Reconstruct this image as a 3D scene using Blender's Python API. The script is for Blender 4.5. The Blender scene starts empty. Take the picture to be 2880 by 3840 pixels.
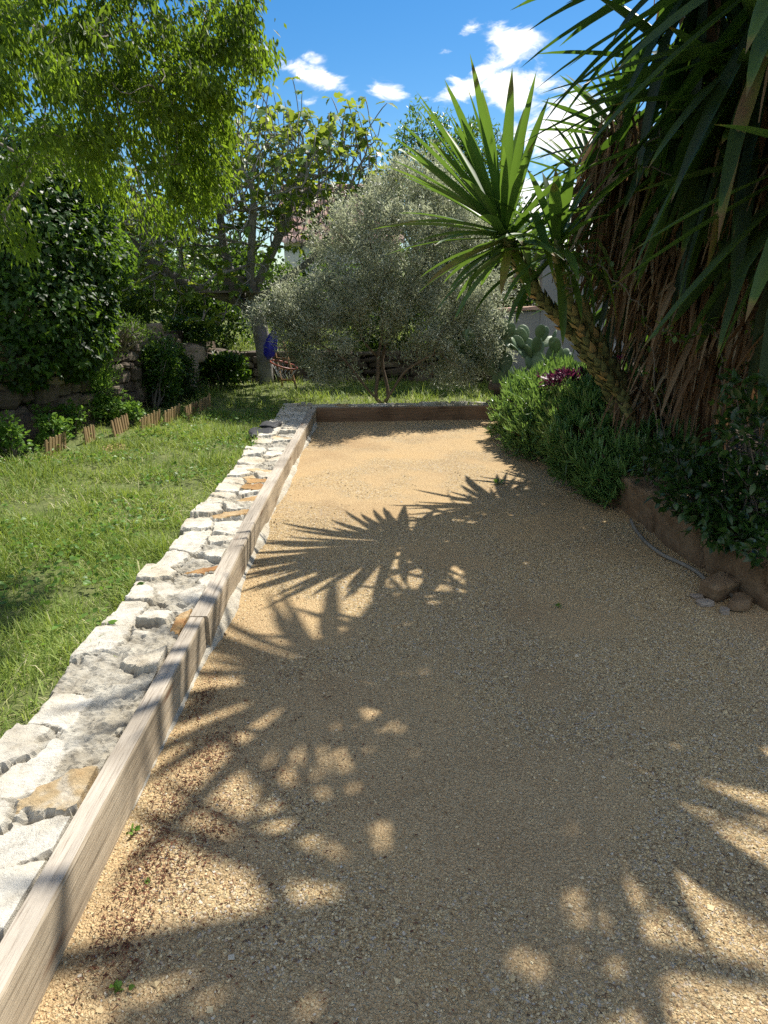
import bpy, math
import numpy as np
from math import radians as R, sin, cos, pi
from mathutils import Vector

SC = bpy.context.scene
COL = SC.collection
rng = np.random.default_rng(11)
A = lambda *v: np.array(v, float)

# ------------------------------------------------------------------ camera
# measuring helper: turns a point measured on the photograph plus a known depth (or height) into metres
F, S = 2640.0, 2880 / 1659.0
TH, YAW = math.atan(820 / F), math.atan(26 / F)
CAM = A(0, 0, 1.6)
def ray(x, y):
    u, v = (x * S - 1440) / F, -(y * S - 1920) / F
    d = A(u, cos(TH) + v * sin(TH), -sin(TH) + v * cos(TH))
    c, s = cos(-YAW), sin(-YAW)
    return A(c * d[0] - s * d[1], s * d[0] + c * d[1], d[2])
def P(x, y, Y):
    d = ray(x, y); return CAM + d * (Y / d[1])
def G(x, y, z=0.0):
    d = ray(x, y); return CAM + d * ((z - 1.6) / d[2])

cd = bpy.data.cameras.new("camera"); cam = bpy.data.objects.new("camera", cd); COL.objects.link(cam)
cam.location = CAM; cam.rotation_euler = (pi / 2 - TH, 0, -YAW)
cd.sensor_fit = 'VERTICAL'; cd.sensor_height = 36; cd.lens = 36 * F / 3840
cd.clip_start = 0.05; cd.clip_end = 1000
SC.camera = cam

# ------------------------------------------------------------------ numpy noise
def _h(ix, iy, iz, seed):
    n = (ix * 374761393 + iy * 668265263 + iz * 2147483647 + seed * 974711) & 0xffffffff
    n = ((n ^ (n >> 13)) * 1274126177) & 0xffffffff
    n = ((n ^ (n >> 16)) * 2246822519) & 0xffffffff
    return ((n ^ (n >> 15)) & 0xffffff) / float(0xffffff)
def noise3(p, seed=0):
    p = np.asarray(p, float); i = np.floor(p).astype(np.int64); f = p - i
    f = f * f * (3 - 2 * f); r = 0
    for dx in (0, 1):
        for dy in (0, 1):
            for dz in (0, 1):
                w = (f[..., 0] if dx else 1 - f[..., 0]) * (f[..., 1] if dy else 1 - f[..., 1]) * (f[..., 2] if dz else 1 - f[..., 2])
                r = r + w * _h(i[..., 0] + dx, i[..., 1] + dy, i[..., 2] + dz, seed)
    return r * 2 - 1
def fbm(p, seed=0, o=4):
    p = np.asarray(p, float); r = 0; a = 1.0; t = 0
    for k in range(o):
        r = r + a * noise3(p * 2 ** k, seed + k * 17); t += a; a *= .5
    return r / t
def xy3(x, y, sc=1.0):
    return np.stack([np.asarray(x) * sc, np.asarray(y) * sc, np.zeros_like(np.asarray(x, float))], -1)
def unit(v):
    return v / np.maximum(np.linalg.norm(v, axis=-1, keepdims=True), 1e-9)

# ------------------------------------------------------------------ mesh builder
class MB:
    def __init__(s): s.v, s.q, s.t, s.tint, s.n, s.sm = [], [], [], [], 0, True
    def add(s, v, quads=None, tris=None, tint=0.5):
        v = np.asarray(v, float).reshape(-1, 3)
        if quads is not None and len(quads): s.q.append(np.asarray(quads, np.int64).reshape(-1, 4) + s.n)
        if tris is not None and len(tris): s.t.append(np.asarray(tris, np.int64).reshape(-1, 3) + s.n)
        tint = np.asarray(tint, float)
        if tint.ndim == 0: tint = np.full(len(v), float(tint))
        s.tint.append(tint); s.v.append(v); s.n += len(v)
    def build(s, name, mat, parent=None, smooth=True):
        me = bpy.data.meshes.new(name)
        v = np.concatenate(s.v); q = np.concatenate(s.q) if s.q else np.zeros((0, 4), np.int64)
        t = np.concatenate(s.t) if s.t else np.zeros((0, 3), np.int64)
        me.vertices.add(len(v)); me.vertices.foreach_set('co', v.astype(np.float32).ravel())
        nl = q.size + t.size
        me.loops.add(nl); me.loops.foreach_set('vertex_index', np.concatenate([q.ravel(), t.ravel()]).astype(np.int32))
        nq, nt = len(q), len(t)
        me.polygons.add(nq + nt)
        me.polygons.foreach_set('loop_start', np.concatenate([np.arange(nq) * 4, nq * 4 + np.arange(nt) * 3]).astype(np.int32))
        me.polygons.foreach_set('use_smooth', np.full(nq + nt, bool(smooth)))
        tn = np.concatenate(s.tint)
        at = me.attributes.new('tint', 'FLOAT', 'POINT'); at.data.foreach_set('value', tn.astype(np.float32))
        me.update(calc_edges=True); me.validate()
        if mat: me.materials.append(mat)
        o = bpy.data.objects.new(name, me); COL.objects.link(o)
        if parent:
            o.parent = parent
            o.matrix_parent_inverse.identity()
            o.location = -Vector(parent.location) if parent.parent is None else (0, 0, 0)
        return o
def grid_faces(n, m, close=False):
    i = np.arange(n - 1)[:, None]; j = np.arange(m if close else m - 1)[None, :]
    a = i * m + j; b = i * m + (j + 1) % m
    return np.stack([a, b, b + m, a + m], -1).reshape(-1, 4)
def tube(mb, pts, rad, sides=6, tint=.5, cap=True, rough=0, seed=0):
    pts = np.asarray(pts, float); n = len(pts)
    rad = np.broadcast_to(np.asarray(rad, float), (n,))
    t = unit(np.gradient(pts, axis=0))
    ref = A(0, 0, 1) if abs(t[0][2]) < .9 else A(1, 0, 0)
    u = np.zeros((n, 3)); p = unit(np.cross(t[0], ref))
    for k in range(n):
        p = p - t[k] * (p @ t[k]); p = p / max(np.linalg.norm(p), 1e-9); u[k] = p
    w = np.cross(t, u)
    a = np.arange(sides) / sides * 2 * pi
    ring = u[:, None] * np.cos(a)[None, :, None] + w[:, None] * np.sin(a)[None, :, None]
    rr = rad[:, None, None]
    if rough: rr = rr * (1 + rough * fbm((pts[:, None] + ring * rad[:, None, None]) * (1.2 / max(rad.max(), .01)), seed, 3)[..., None])
    v = pts[:, None] + ring * rr
    tn = tint if np.ndim(tint) == 0 else np.repeat(np.asarray(tint), sides)
    vv = v.reshape(-1, 3); q = grid_faces(n, sides, True)
    if cap:
        c = np.stack([pts[0], pts[-1]]); k = n * sides; j = np.arange(sides)
        tr = np.concatenate([np.stack([np.full(sides, k), (j + 1) % sides, j], -1), np.stack([np.full(sides, k + 1), (n - 1) * sides + j, (n - 1) * sides + (j + 1) % sides], -1)])
        vv = np.concatenate([vv, c])
        tn = tn if np.ndim(tn) == 0 else np.concatenate([tn, tn[:1], tn[-1:]])
        mb.add(vv, q, tr, tn)
    else: mb.add(vv, q, None, tn)
def box(mb, c, s, rot=None, tint=.5, bev=0.0):
    sx, sy, sz = [k / 2 for k in s]
    b = min(bev, sx * .9, sy * .9, sz * .9)
    if b > 0:                                   # chamfered box
        v, q, t = [], [], []
        idx = {}
        for ax in range(3):
            for sg in (-1, 1):
                o1, o2 = (ax + 1) % 3, (ax + 2) % 3
                ks = []
                for a_, b_ in ((-1, -1), (1, -1), (1, 1), (-1, 1)):
                    p = [0, 0, 0]; h = (sx, sy, sz)
                    p[ax] = sg * h[ax]; p[o1] = a_ * (h[o1] - b); p[o2] = b_ * (h[o2] - b)
                    key = [0, 0, 0]; key[ax] = sg; key[o1] = a_; key[o2] = b_
                    idx[(ax, tuple(key))] = len(v); ks.append(len(v)); v.append(p)
                q.append(ks if sg > 0 else ks[::-1])
        for a0 in range(3):
            a1, a2 = (a0 + 1) % 3, (a0 + 2) % 3
            for s1 in (-1, 1):
                for s2 in (-1, 1):
                    def kk(s0, ax):
                        key = [0, 0, 0]; key[a0] = s0; key[a1] = s1; key[a2] = s2
                        return idx[(ax, tuple(key))]
                    f = [kk(-1, a1), kk(1, a1), kk(1, a2), kk(-1, a2)]
                    q.append(f if s1 * s2 < 0 else f[::-1])
        for s0 in (-1, 1):
            for s1 in (-1, 1):
                for s2 in (-1, 1):
                    f = [idx[(ax, (s0, s1, s2))] for ax in range(3)]
                    t.append(f if s0 * s1 * s2 > 0 else f[::-1])
        v = np.array(v, float)
    else:
        v = np.array([[x, y, z] for x in (-sx, sx) for y in (-sy, sy) for z in (-sz, sz)], float)
        q = [[0, 1, 3, 2], [4, 6, 7, 5], [0, 4, 5, 1], [2, 3, 7, 6], [0, 2, 6, 4], [1, 5, 7, 3]]; t = None
    if rot is not None: v = v @ np.asarray(rot).T
    mb.add(v + np.asarray(c, float), q, t, tint)
def rotz(a): return np.array([[cos(a), -sin(a), 0], [sin(a), cos(a), 0], [0, 0, 1]])
def rotx(a): return np.array([[1, 0, 0], [0, cos(a), -sin(a)], [0, sin(a), cos(a)]])
def roty(a): return np.array([[cos(a), 0, sin(a)], [0, 1, 0], [-sin(a), 0, cos(a)]])

# leaf templates: x in widths, y along the length, z bend (in lengths)
LANCE = (np.array([[0, 0, 0], [-.5, .45, .05], [.5, .45, .05], [0, 1, -.06]]), None, [[0, 3, 1], [0, 2, 3]])
OVATE = (np.array([[0, 0, 0], [-.40, .25, .06], [.40, .25, .06], [-.47, .55, .03], [.47, .55, .03], [0, 1, -.16], [0, .3, 0], [0, .62, -.04]]), None,
         [[0, 6, 1], [0, 2, 6], [1, 6, 7], [1, 7, 3], [2, 7, 6], [2, 4, 7], [3, 7, 5], [4, 5, 7]])
IVY = (np.array([[0, .08, 0], [-.38, 0, .03], [-.52, .3, .05], [-.25, .45, 0], [-.22, .62, 0], [0, 1, -.12], [.22, .62, 0], [.25, .45, 0], [.52, .3, .05], [.38, 0, .03], [0, .42, -.03]]), None,
       [[10, k, (k + 1) % 10] for k in range(10)])
FIG = (np.array([[0, 0, 0], [-.28, .05, .04], [-.52, .33, .05], [-.38, .42, .02], [-.3, .5, .0], [-.44, .78, -.04], [-.2, .7, -.04], [0, 1.0, -.2], [.2, .7, -.04], [.44, .78, -.04], [.3, .5, 0], [.38, .42, .02], [.52, .33, .05], [.28, .05, .04], [0, .45, -.05]]), None,
       [[14, k, (k + 1) % 14] for k in range(14)])
def leaves(mb, tpl, pos, d, length, width, up=None, roll=None, tint=.5):
    """vectorised leaf placement"""
    pos = np.asarray(pos, float); n = len(pos); d = unit(np.asarray(d, float))
    if up is None: up = unit(rng.normal(size=(n, 3)) * .5 + A(0, 0, 1))
    x = np.cross(d, up); bad = np.linalg.norm(x, axis=1) < 1e-3; x[bad] = np.cross(d[bad], A(1, .3, 0)); x = unit(x); z = np.cross(x, d)
    if roll is not None:
        c, s = np.cos(roll)[:, None], np.sin(roll)[:, None]; x, z = x * c + z * s, z * c - x * s
    T, q, t = tpl; m = len(T)
    L = np.broadcast_to(length, (n,))[:, None, None]; W = np.broadcast_to(width, (n,))[:, None, None]
    v = pos[:, None] + x[:, None] * (T[None, :, 0:1] * W) + d[:, None] * (T[None, :, 1:2] * L) + z[:, None] * (T[None, :, 2:3] * L)
    tr = (np.asarray(t)[None] + (np.arange(n) * m)[:, None, None]).reshape(-1, 3)
    mb.add(v.reshape(-1, 3), None, tr, np.repeat(np.broadcast_to(tint, (n,)), m))
def straps(mb, base, d, length, width, droop, nseg=7, fold=.22, prof='yucca', tint=.5, twist=0.0, kink=None):
    """long sword leaves: bent strips with a V section; all arguments per leaf"""
    base = np.asarray(base, float); n = len(base); d = unit(np.asarray(d, float))
    L = np.broadcast_to(length, (n,)); W = np.broadcast_to(width, (n,)); D = np.broadcast_to(droop, (n,))
    s = np.linspace(0, 1, nseg + 1)
    p = base.copy(); cur = d.copy(); path = [p.copy()]; dirs = [cur.copy()]
    for k in range(nseg):
        g = D * (0.4 + 1.6 * s[k]) / nseg
        if kink is not None: g = g + np.where(np.abs(s[k] - kink) < .5 / nseg, 1.6, 0.0)
        cur = unit(cur + A(0, 0, -1) * g[:, None]); p = p + cur * (L / nseg)[:, None]; path.append(p.copy()); dirs.append(cur.copy())
    path = np.stack(path, 1); dirs = np.stack(dirs, 1)
    side = np.cross(d, A(0, 0, 1)); bad = np.linalg.norm(side, axis=1) < .05; side[bad] = A(1, 0, 0); side = unit(side)
    if np.ndim(twist) or twist: side = unit(side + np.cross(d, side) * np.broadcast_to(twist, (n,))[:, None])
    side = side[:, None] - dirs * np.sum(side[:, None] * dirs, -1, keepdims=True); side = unit(side)
    nor = np.cross(side, dirs)
    if prof == 'yucca': w = np.interp(s, [0, .06, .2, .5, .8, .94, 1], [.9, .6, .72, 1, .68, .25, .01])
    elif prof == 'grass': w = np.interp(s, [0, .3, .7, 1], [.8, 1, .7, .02])
    else: w = np.interp(s, [0, .2, .6, 1], [.7, 1, .95, .25])
    w = w[None, :, None] * W[:, None, None] * .5
    l = path - side * w + nor * w * fold * 2; r = path + side * w + nor * w * fold * 2
    v = np.stack([l, path, r], 2)              # n, seg, 3, 3
    f = []
    for k in range(nseg):
        a = k * 3
        f += [[a, a + 1, a + 4, a + 3], [a + 1, a + 2, a + 5, a + 4]]
    m = 3 * (nseg + 1)
    q = (np.asarray(f)[None] + (np.arange(n) * m)[:, None, None]).reshape(-1, 4)
    mb.add(v.reshape(-1, 3), q, None, np.repeat(np.broadcast_to(tint, (n,)), m))

# ------------------------------------------------------------------ materials
def newmat(name):
    m = bpy.data.materials.new(name); m.use_nodes = True; nt = m.node_tree; nt.nodes.clear()
    def N(t, ins=None, **kw):
        n = nt.nodes.new(t)
        for k, v in kw.items(): setattr(n, k, v)
        for k, v in (ins or {}).items():
            if isinstance(v, tuple) and len(v) == 2 and hasattr(v[0], 'outputs'): nt.links.new(v[0].outputs[v[1]], n.inputs[k])
            elif hasattr(v, 'outputs'): nt.links.new(v.outputs[0], n.inputs[k])
            else: n.inputs[k].default_value = v
        return n
    return m, nt, N
def c4(c): return (c[0], c[1], c[2], 1)
def ramp(N, fac, stops, interp='LINEAR'):
    r = N('ShaderNodeValToRGB', {'Fac': fac}); e = r.color_ramp.elements; r.color_ramp.interpolation = interp
    while len(e) < len(stops): e.new(.5)
    for k, (p, c) in enumerate(stops): e[k].position = p; e[k].color = c4(c)
    return r
def out(N, nt, sh): o = N('ShaderNodeOutputMaterial'); nt.links.new(sh.outputs[0], o.inputs['Surface'])
def leafmat(name, stops, trans, tfac=.42, rough=.42, spec=.35, vary=6.0):
    m, nt, N = newmat(name)
    at = N('ShaderNodeAttribute', attribute_name='tint')
    tc = N('ShaderNodeTexCoord'); ns = N('ShaderNodeTexNoise', {'Vector': (tc, 'Object'), 'Scale': vary, 'Detail': 2.0})
    ad = N('ShaderNodeMath', {0: (ns, 'Fac'), 1: -.5}, operation='ADD'); mu = N('ShaderNodeMath', {0: ad, 1: .45, 2: (at, 'Fac')}, operation='MULTIPLY_ADD')
    cr = ramp(N, mu, stops)
    pb = N('ShaderNodeBsdfPrincipled', {'Base Color': cr, 'Roughness': rough, 'Specular IOR Level': spec})
    tr = ramp(N, mu, [(0, [k * .55 for k in trans]), (1, trans)])
    tl = N('ShaderNodeBsdfTranslucent', {'Color': tr})
    mx = N('ShaderNodeMixShader', {'Fac': tfac, 1: pb, 2: tl}); out(N, nt, mx); return m
def roughmat(name, stops, scale=8.0, detail=6.0, rough=.85, bump=.3, bscale=40.0, use_tint=.6, stretch=(1, 1, 1), spec=.25, dist=.02):
    m, nt, N = newmat(name)
    at = N('ShaderNodeAttribute', attribute_name='tint'); tc = N('ShaderNodeTexCoord')
    mp = N('ShaderNodeMapping', {'Vector': (tc, 'Object'), 'Scale': stretch})
    n1 = N('ShaderNodeTexNoise', {'Vector': mp, 'Scale': scale, 'Detail': detail, 'Roughness': .65})
    a = N('ShaderNodeMath', {0: (at, 'Fac'), 1: use_tint}, operation='MULTIPLY')
    b = N('ShaderNodeMath', {0: (n1, 'Fac'), 1: 1.6 * (1 - use_tint), 2: a}, operation='MULTIPLY_ADD')
    b2 = N('ShaderNodeMath', {0: b, 1: .3 * (1 - use_tint)}, operation='SUBTRACT')
    cr = ramp(N, b2, stops)
    n2 = N('ShaderNodeTexNoise', {'Vector': mp, 'Scale': bscale, 'Detail': 8.0, 'Roughness': .7})
    bp = N('ShaderNodeBump', {'Height': (n2, 'Fac'), 'Strength': bump, 'Distance': dist})
    pb = N('ShaderNodeBsdfPrincipled', {'Base Color': cr, 'Roughness': rough, 'Specular IOR Level': spec, 'Normal': bp}); out(N, nt, pb); return m

MAT = {}
MAT['bark'] = roughmat('bark', [(0, (.05, .04, .032)), (.5, (.14, .12, .10)), (1, (.26, .23, .19))], 14, bump=.8, bscale=30, use_tint=.3, stretch=(1, 1, .35))
MAT['fig_bark'] = roughmat('fig_bark', [(0, (.09, .08, .07)), (.5, (.23, .215, .195)), (1, (.38, .36, .33))], 9, bump=.5, bscale=30, use_tint=.3)
MAT['bark_light'] = roughmat('bark_light', [(0, (.12, .10, .075)), (.5, (.24, .21, .165)), (1, (.36, .33, .27))], 14, bump=.6, bscale=30, use_tint=.3, stretch=(1, 1, .4))
MAT['bark_brown'] = roughmat('bark_brown', [(0, (.04, .022, .012)), (.5, (.12, .07, .04)), (1, (.22, .14, .09))], 10, bump=.9, bscale=26, use_tint=.3, stretch=(1, 1, .3))
MAT['olive_bark'] = roughmat('olive_bark', [(0, (.07, .05, .035)), (.5, (.17, .125, .085)), (1, (.27, .21, .15))], 14, bump=.8, bscale=30, use_tint=.3, stretch=(1, 1, .4))
MAT['hack'] = leafmat('hackberry_leaf', [(0, (.022, .042, .008)), (.5, (.055, .10, .015)), (1, (.11, .165, .025))], (.37, .56, .035), .5, .5, .25)
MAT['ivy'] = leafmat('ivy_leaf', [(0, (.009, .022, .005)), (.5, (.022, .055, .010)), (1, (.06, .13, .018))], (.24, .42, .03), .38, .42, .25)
MAT['fig'] = leafmat('fig_leaf', [(0, (.05, .10, .02)), (.5, (.09, .17, .03)), (1, (.13, .2, .04))], (.42, .52, .05), .45, .45, .35)
MAT['olive'] = leafmat('olive_leaf', [(0, (.14, .155, .10)), (.5, (.37, .395, .29)), (1, (.58, .60, .48))], (.60, .64, .40), .45, .40, .5)
MAT['laurel'] = leafmat('laurel_leaf', [(0, (.014, .036, .008)), (.5, (.034, .08, .015)), (1, (.08, .155, .025))], (.25, .42, .04), .38, .35, .4)
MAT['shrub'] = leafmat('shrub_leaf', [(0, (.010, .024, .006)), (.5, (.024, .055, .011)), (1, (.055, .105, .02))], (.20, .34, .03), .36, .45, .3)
MAT['bright'] = leafmat('bright_leaf', [(0, (.05, .12, .02)), (.5, (.10, .22, .03)), (1, (.16, .30, .05))], (.3, .5, .06), .35, .45, .3)
MAT['glossy'] = leafmat('glossy_dark_leaf', [(0, (.010, .028, .008)), (.5, (.022, .055, .013)), (1, (.045, .10, .02))], (.10, .22, .02), .25, .3, .5)
MAT['yucca'] = leafmat('yucca_leaf', [(0, (.012, .025, .016)), (.45, (.026, .052, .022)), (.8, (.05, .095, .028)), (.92, (.16, .14, .04)), (1, (.16, .09, .045))], (.17, .33, .03), .28, .48, .32)
MAT['yucca_young'] = leafmat('young_yucca_leaf', [(0, (.022, .052, .016)), (.45, (.042, .10, .025)), (.82, (.08, .16, .033)), (.93, (.20, .18, .05)), (1, (.18, .10, .05))], (.21, .37, .04), .32, .45, .35)
MAT['dead'] = leafmat('dead_leaf', [(0, (.06, .035, .02)), (.45, (.21, .13, .072)), (.8, (.34, .25, .16)), (1, (.44, .37, .27))], (.30, .17, .08), .25, .7, .15, 3.0)
MAT['succ'] = leafmat('succulent_leaf', [(0, (.05, .10, .03)), (.5, (.12, .23, .065)), (1, (.22, .36, .11))], (.30, .48, .08), .3, .3, .5)
MAT['purple'] = leafmat('purple_leaf', [(0, (.03, .008, .02)), (.5, (.08, .018, .05)), (1, (.16, .05, .10))], (.25, .04, .10), .3, .4, .4)
MAT['grass'] = leafmat('grass_blade', [(0, (.09, .15, .025)), (.45, (.20, .29, .055)), (.75, (.32, .38, .10)), (.9, (.50, .47, .22)), (1, (.68, .60, .38))], (.46, .58, .08), .38, .5, .25, 1.3)
MAT['weed'] = leafmat('weed_leaf', [(0, (.06, .13, .02)), (.5, (.10, .20, .03)), (1, (.16, .27, .05))], (.26, .44, .05), .38, .45, .3)
MAT['pad'] = roughmat('cactus_pad', [(0, (.06, .10, .05)), (.5, (.115, .17, .085)), (1, (.20, .26, .14))], 10, bump=.25, bscale=25, use_tint=.6, rough=.5, spec=.4)
MAT['pink'] = leafmat('pink_petal', [(0, (.5, .05, .2)), (1, (.75, .18, .4))], (.8, .2, .4), .3)
MAT['scale'] = roughmat('trunk_scale', [(0, (.05, .03, .016)), (.35, (.12, .125, .05)), (.6, (.21, .225, .09)), (.82, (.32, .24, .10)), (1, (.55, .32, .13))], 20, bump=.4, bscale=60, use_tint=.75, rough=.6)
MAT['soil'] = roughmat('soil', [(0, (.03, .022, .015)), (.5, (.075, .052, .034)), (1, (.15, .11, .075))], 12, bump=1.0, bscale=40, use_tint=.0)
MAT['lawn'] = roughmat('lawn_soil', [(0, (.05, .055, .02)), (.5, (.11, .135, .04)), (1, (.21, .21, .085))], 9, bump=.9, bscale=50, use_tint=.0)
MAT['drystone'] = roughmat('dry_stone', [(0, (.04, .03, .023)), (.4, (.12, .095, .072)), (.75, (.24, .20, .15)), (1, (.30, .19, .11))], 9, bump=.9, bscale=24, use_tint=.55, dist=.03)
MAT['boulder'] = roughmat('boulder_rock', [(0, (.03, .024, .02)), (.5, (.085, .062, .046)), (1, (.19, .14, .10))], 5, bump=1.0, bscale=10, use_tint=.2, dist=.03)
MAT['kerb'] = roughmat('kerb_sandstone', [(0, (.07, .045, .025)), (.45, (.19, .125, .07)), (.75, (.28, .20, .12)), (1, (.42, .33, .23))], 9, bump=1.0, bscale=16, use_tint=.25, dist=.03)
MAT['rock'] = roughmat('loose_rock', [(0, (.14, .11, .085)), (.5, (.28, .23, .18)), (1, (.42, .37, .31))], 9, bump=.7, bscale=30, use_tint=.5)
MAT['concrete'] = roughmat('concrete', [(0, (.20, .20, .20)), (.5, (.30, .30, .295)), (1, (.40, .395, .38))], 2.5, bump=.25, bscale=30, use_tint=.1, stretch=(1, 1, .4))
MAT['render_white'] = roughmat('white_render', [(0, (.55, .54, .52)), (1, (.74, .73, .71))], 2, bump=.15, bscale=40, use_tint=.1)
MAT['render_pink'] = roughmat('pink_render', [(0, (.42, .22, .18)), (1, (.58, .36, .30))], 2, bump=.15, bscale=40, use_tint=.1)
MAT['tile'] = roughmat('roof_tile', [(0, (.28, .15, .11)), (.5, (.50, .31, .24)), (1, (.62, .46, .38))], 6, bump=.3, bscale=30, use_tint=.7)
MAT['fence'] = roughmat('fence_wood', [(0, (.15, .10, .05)), (.5, (.30, .205, .10)), (1, (.44, .32, .16))], 10, bump=.3, bscale=40, use_tint=.5, stretch=(1, 1, .15))
MAT['oldwood'] = roughmat('old_grey_wood', [(0, (.08, .07, .06)), (.5, (.19, .165, .14)), (1, (.32, .29, .25))], 12, bump=.5, bscale=40, use_tint=.4, stretch=(.15, 1, 1))
MAT['ladder'] = roughmat('ladder_wood', [(0, (.14, .08, .035)), (.5, (.26, .15, .07)), (1, (.38, .25, .13))], 12, bump=.3, bscale=40, use_tint=.4)
MAT['hose'] = roughmat('hose_rubber', [(0, (.12, .11, .09)), (.5, (.20, .185, .155)), (1, (.30, .28, .24))], 6, bump=.2, bscale=60, use_tint=.2, rough=.6)
MAT['blue'] = roughmat('blue_plastic', [(0, (.012, .012, .22)), (1, (.03, .03, .45))], 12, bump=.4, bscale=14, use_tint=.2, rough=.35, spec=.5)
MAT['red'] = roughmat('red_rim', [(0, (.20, .05, .03)), (1, (.34, .10, .06))], 12, bump=.1, use_tint=.2, rough=.4)
MAT['pipe'] = roughmat('pipe_plastic', [(0, (.45, .45, .45)), (1, (.6, .6, .6))], 5, bump=.05, use_tint=.2, rough=.4)
MAT['blackstone'] = roughmat('dark_cloth', [(0, (.015, .016, .018)), (1, (.06, .06, .065))], 12, bump=.5, bscale=20, use_tint=.3, rough=.6)
MAT['debris'] = roughmat('brown_debris', [(0, (.05, .02, .012)), (.5, (.14, .055, .03)), (1, (.22, .12, .07))], 12, bump=.3, use_tint=.8)
MAT['pebble'] = roughmat('pebble', [(0, (.16, .10, .065)), (.15, (.37, .275, .15)), (.5, (.52, .405, .22)), (.85, (.61, .505, .31)), (.97, (.50, .46, .40)), (1, (.68, .63, .55))], 60, bump=.2, bscale=300, use_tint=.9, dist=.002)
MAT['netting'] = roughmat('white_net', [(0, (.5, .5, .5)), (1, (.7, .7, .7))], 12, use_tint=.2)

def woodmat(name, side, top, dark):
    m, nt, N = newmat(name); tc = N('ShaderNodeTexCoord'); g = N('ShaderNodeNewGeometry')
    mp = N('ShaderNodeMapping', {'Vector': (tc, 'Object'), 'Scale': (16, .55, 16)})
    n1 = N('ShaderNodeTexNoise', {'Vector': mp, 'Scale': 2.2, 'Detail': 7.0, 'Roughness': .7, 'Distortion': .6})
    mp2 = N('ShaderNodeMapping', {'Vector': (tc, 'Object'), 'Scale': (70, 2.2, 90)})
    n2 = N('ShaderNodeTexNoise', {'Vector': mp2, 'Scale': 2.0, 'Detail': 5.0, 'Roughness': .7})
    n3 = N('ShaderNodeTexNoise', {'Vector': (tc, 'Object'), 'Scale': 2.3, 'Detail': 4.0})
    vo = N('ShaderNodeTexVoronoi', {'Vector': N('ShaderNodeMapping', {'Vector': (tc, 'Object'), 'Scale': (7, 1.6, 9)}), 'Scale': 1.0})
    kn = ramp(N, (vo, 'Distance'), [(.05, (1, 1, 1)), (.16, (0, 0, 0))])
    sx = N('ShaderNodeSeparateXYZ', {0: (g, 'Normal')})
    up = N('ShaderNodeMapRange', {0: (sx, 'Z'), 1: .3, 2: .8})
    grain = ramp(N, (n1, 'Fac'), [(.3, [k * .62 for k in side]), (.55, side), (.75, [min(1, k * 1.22) for k in side])])
    tg = ramp(N, (n1, 'Fac'), [(.3, [k * .72 for k in top]), (.6, top), (.8, [min(1, k * 1.15) for k in top])])
    mx = N('ShaderNodeMix', {0: up, 6: grain, 7: tg}, data_type='RGBA')
    st = ramp(N, (n3, 'Fac'), [(.34, (.48, .45, .41)), (.5, (.88, .86, .83)), (.62, (1.05, 1.03, 1))])
    mm = N('ShaderNodeMix', {0: .8, 6: (mx, 2), 7: st}, data_type='RGBA', blend_type='MULTIPLY')
    fg = ramp(N, (n2, 'Fac'), [(.33, (.30, .27, .24)), (.40, (.72, .69, .66)), (.5, (1, 1, 1))])
    m3 = N('ShaderNodeMix', {0: .9, 6: (mm, 2), 7: fg}, data_type='RGBA', blend_type='MULTIPLY')
    m4 = N('ShaderNodeMix', {0: kn, 6: (m3, 2), 7: c4(dark)}, data_type='RGBA')
    bp = N('ShaderNodeBump', {'Height': (n2, 'Fac'), 'Strength': .6, 'Distance': .006})
    pb = N('ShaderNodeBsdfPrincipled', {'Base Color': (m4, 2), 'Roughness': .8, 'Specular IOR Level': .25, 'Normal': bp}); out(N, nt, pb); return m
MAT['beam'] = woodmat('weathered_beam', (.48, .40, .29), (.47, .42, .35), (.17, .10, .06))
MAT['beam_far'] = woodmat('brown_beam', (.26, .16, .095), (.36, .28, .20), (.09, .05, .03))

def stonemat():
    m, nt, N = newmat('limestone_and_mortar')
    at = N('ShaderNodeAttribute', attribute_name='tint'); tc = N('ShaderNodeTexCoord')
    n1 = N('ShaderNodeTexNoise', {'Vector': (tc, 'Object'), 'Scale': 16.0, 'Detail': 9.0, 'Roughness': .7})
    n0 = N('ShaderNodeTexNoise', {'Vector': (tc, 'Object'), 'Scale': 5.0, 'Detail': 5.0, 'Roughness': .6})
    # tint bands: <.3 mortar, .3-.7 pale limestone, >.7 ochre stone
    base = ramp(N, (at, 'Fac'), [(0, (.36, .34, .29)), (.27, (.58, .55, .47)), (.32, (.56, .525, .45)), (.55, (.70, .67, .59)), (.68, (.62, .56, .45)), (.73, (.56, .44, .27)), (.88, (.46, .29, .13)), (1, (.33, .16, .07))])
    st = ramp(N, (n1, 'Fac'), [(.3, (.55, .52, .48)), (.5, (.93, .92, .9)), (.7, (1.08, 1.07, 1.04))])
    s2 = ramp(N, (n0, 'Fac'), [(.38, (.72, .66, .56)), (.58, (1, 1, 1))])
    a = N('ShaderNodeMix', {0: .9, 6: base, 7: st}, data_type='RGBA', blend_type='MULTIPLY')
    b = N('ShaderNodeMix', {0: .6, 6: (a, 2), 7: s2}, data_type='RGBA', blend_type='MULTIPLY')
    n2 = N('ShaderNodeTexNoise', {'Vector': (tc, 'Object'), 'Scale': 60.0, 'Detail': 8.0, 'Roughness': .75})
    bp = N('ShaderNodeBump', {'Height': (n2, 'Fac'), 'Strength': .9, 'Distance': .016})
    pb = N('ShaderNodeBsdfPrincipled', {'Base Color': (b, 2), 'Roughness': .9, 'Specular IOR Level': .2, 'Normal': bp}); out(N, nt, pb); return m
MAT['stone'] = stonemat()

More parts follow.
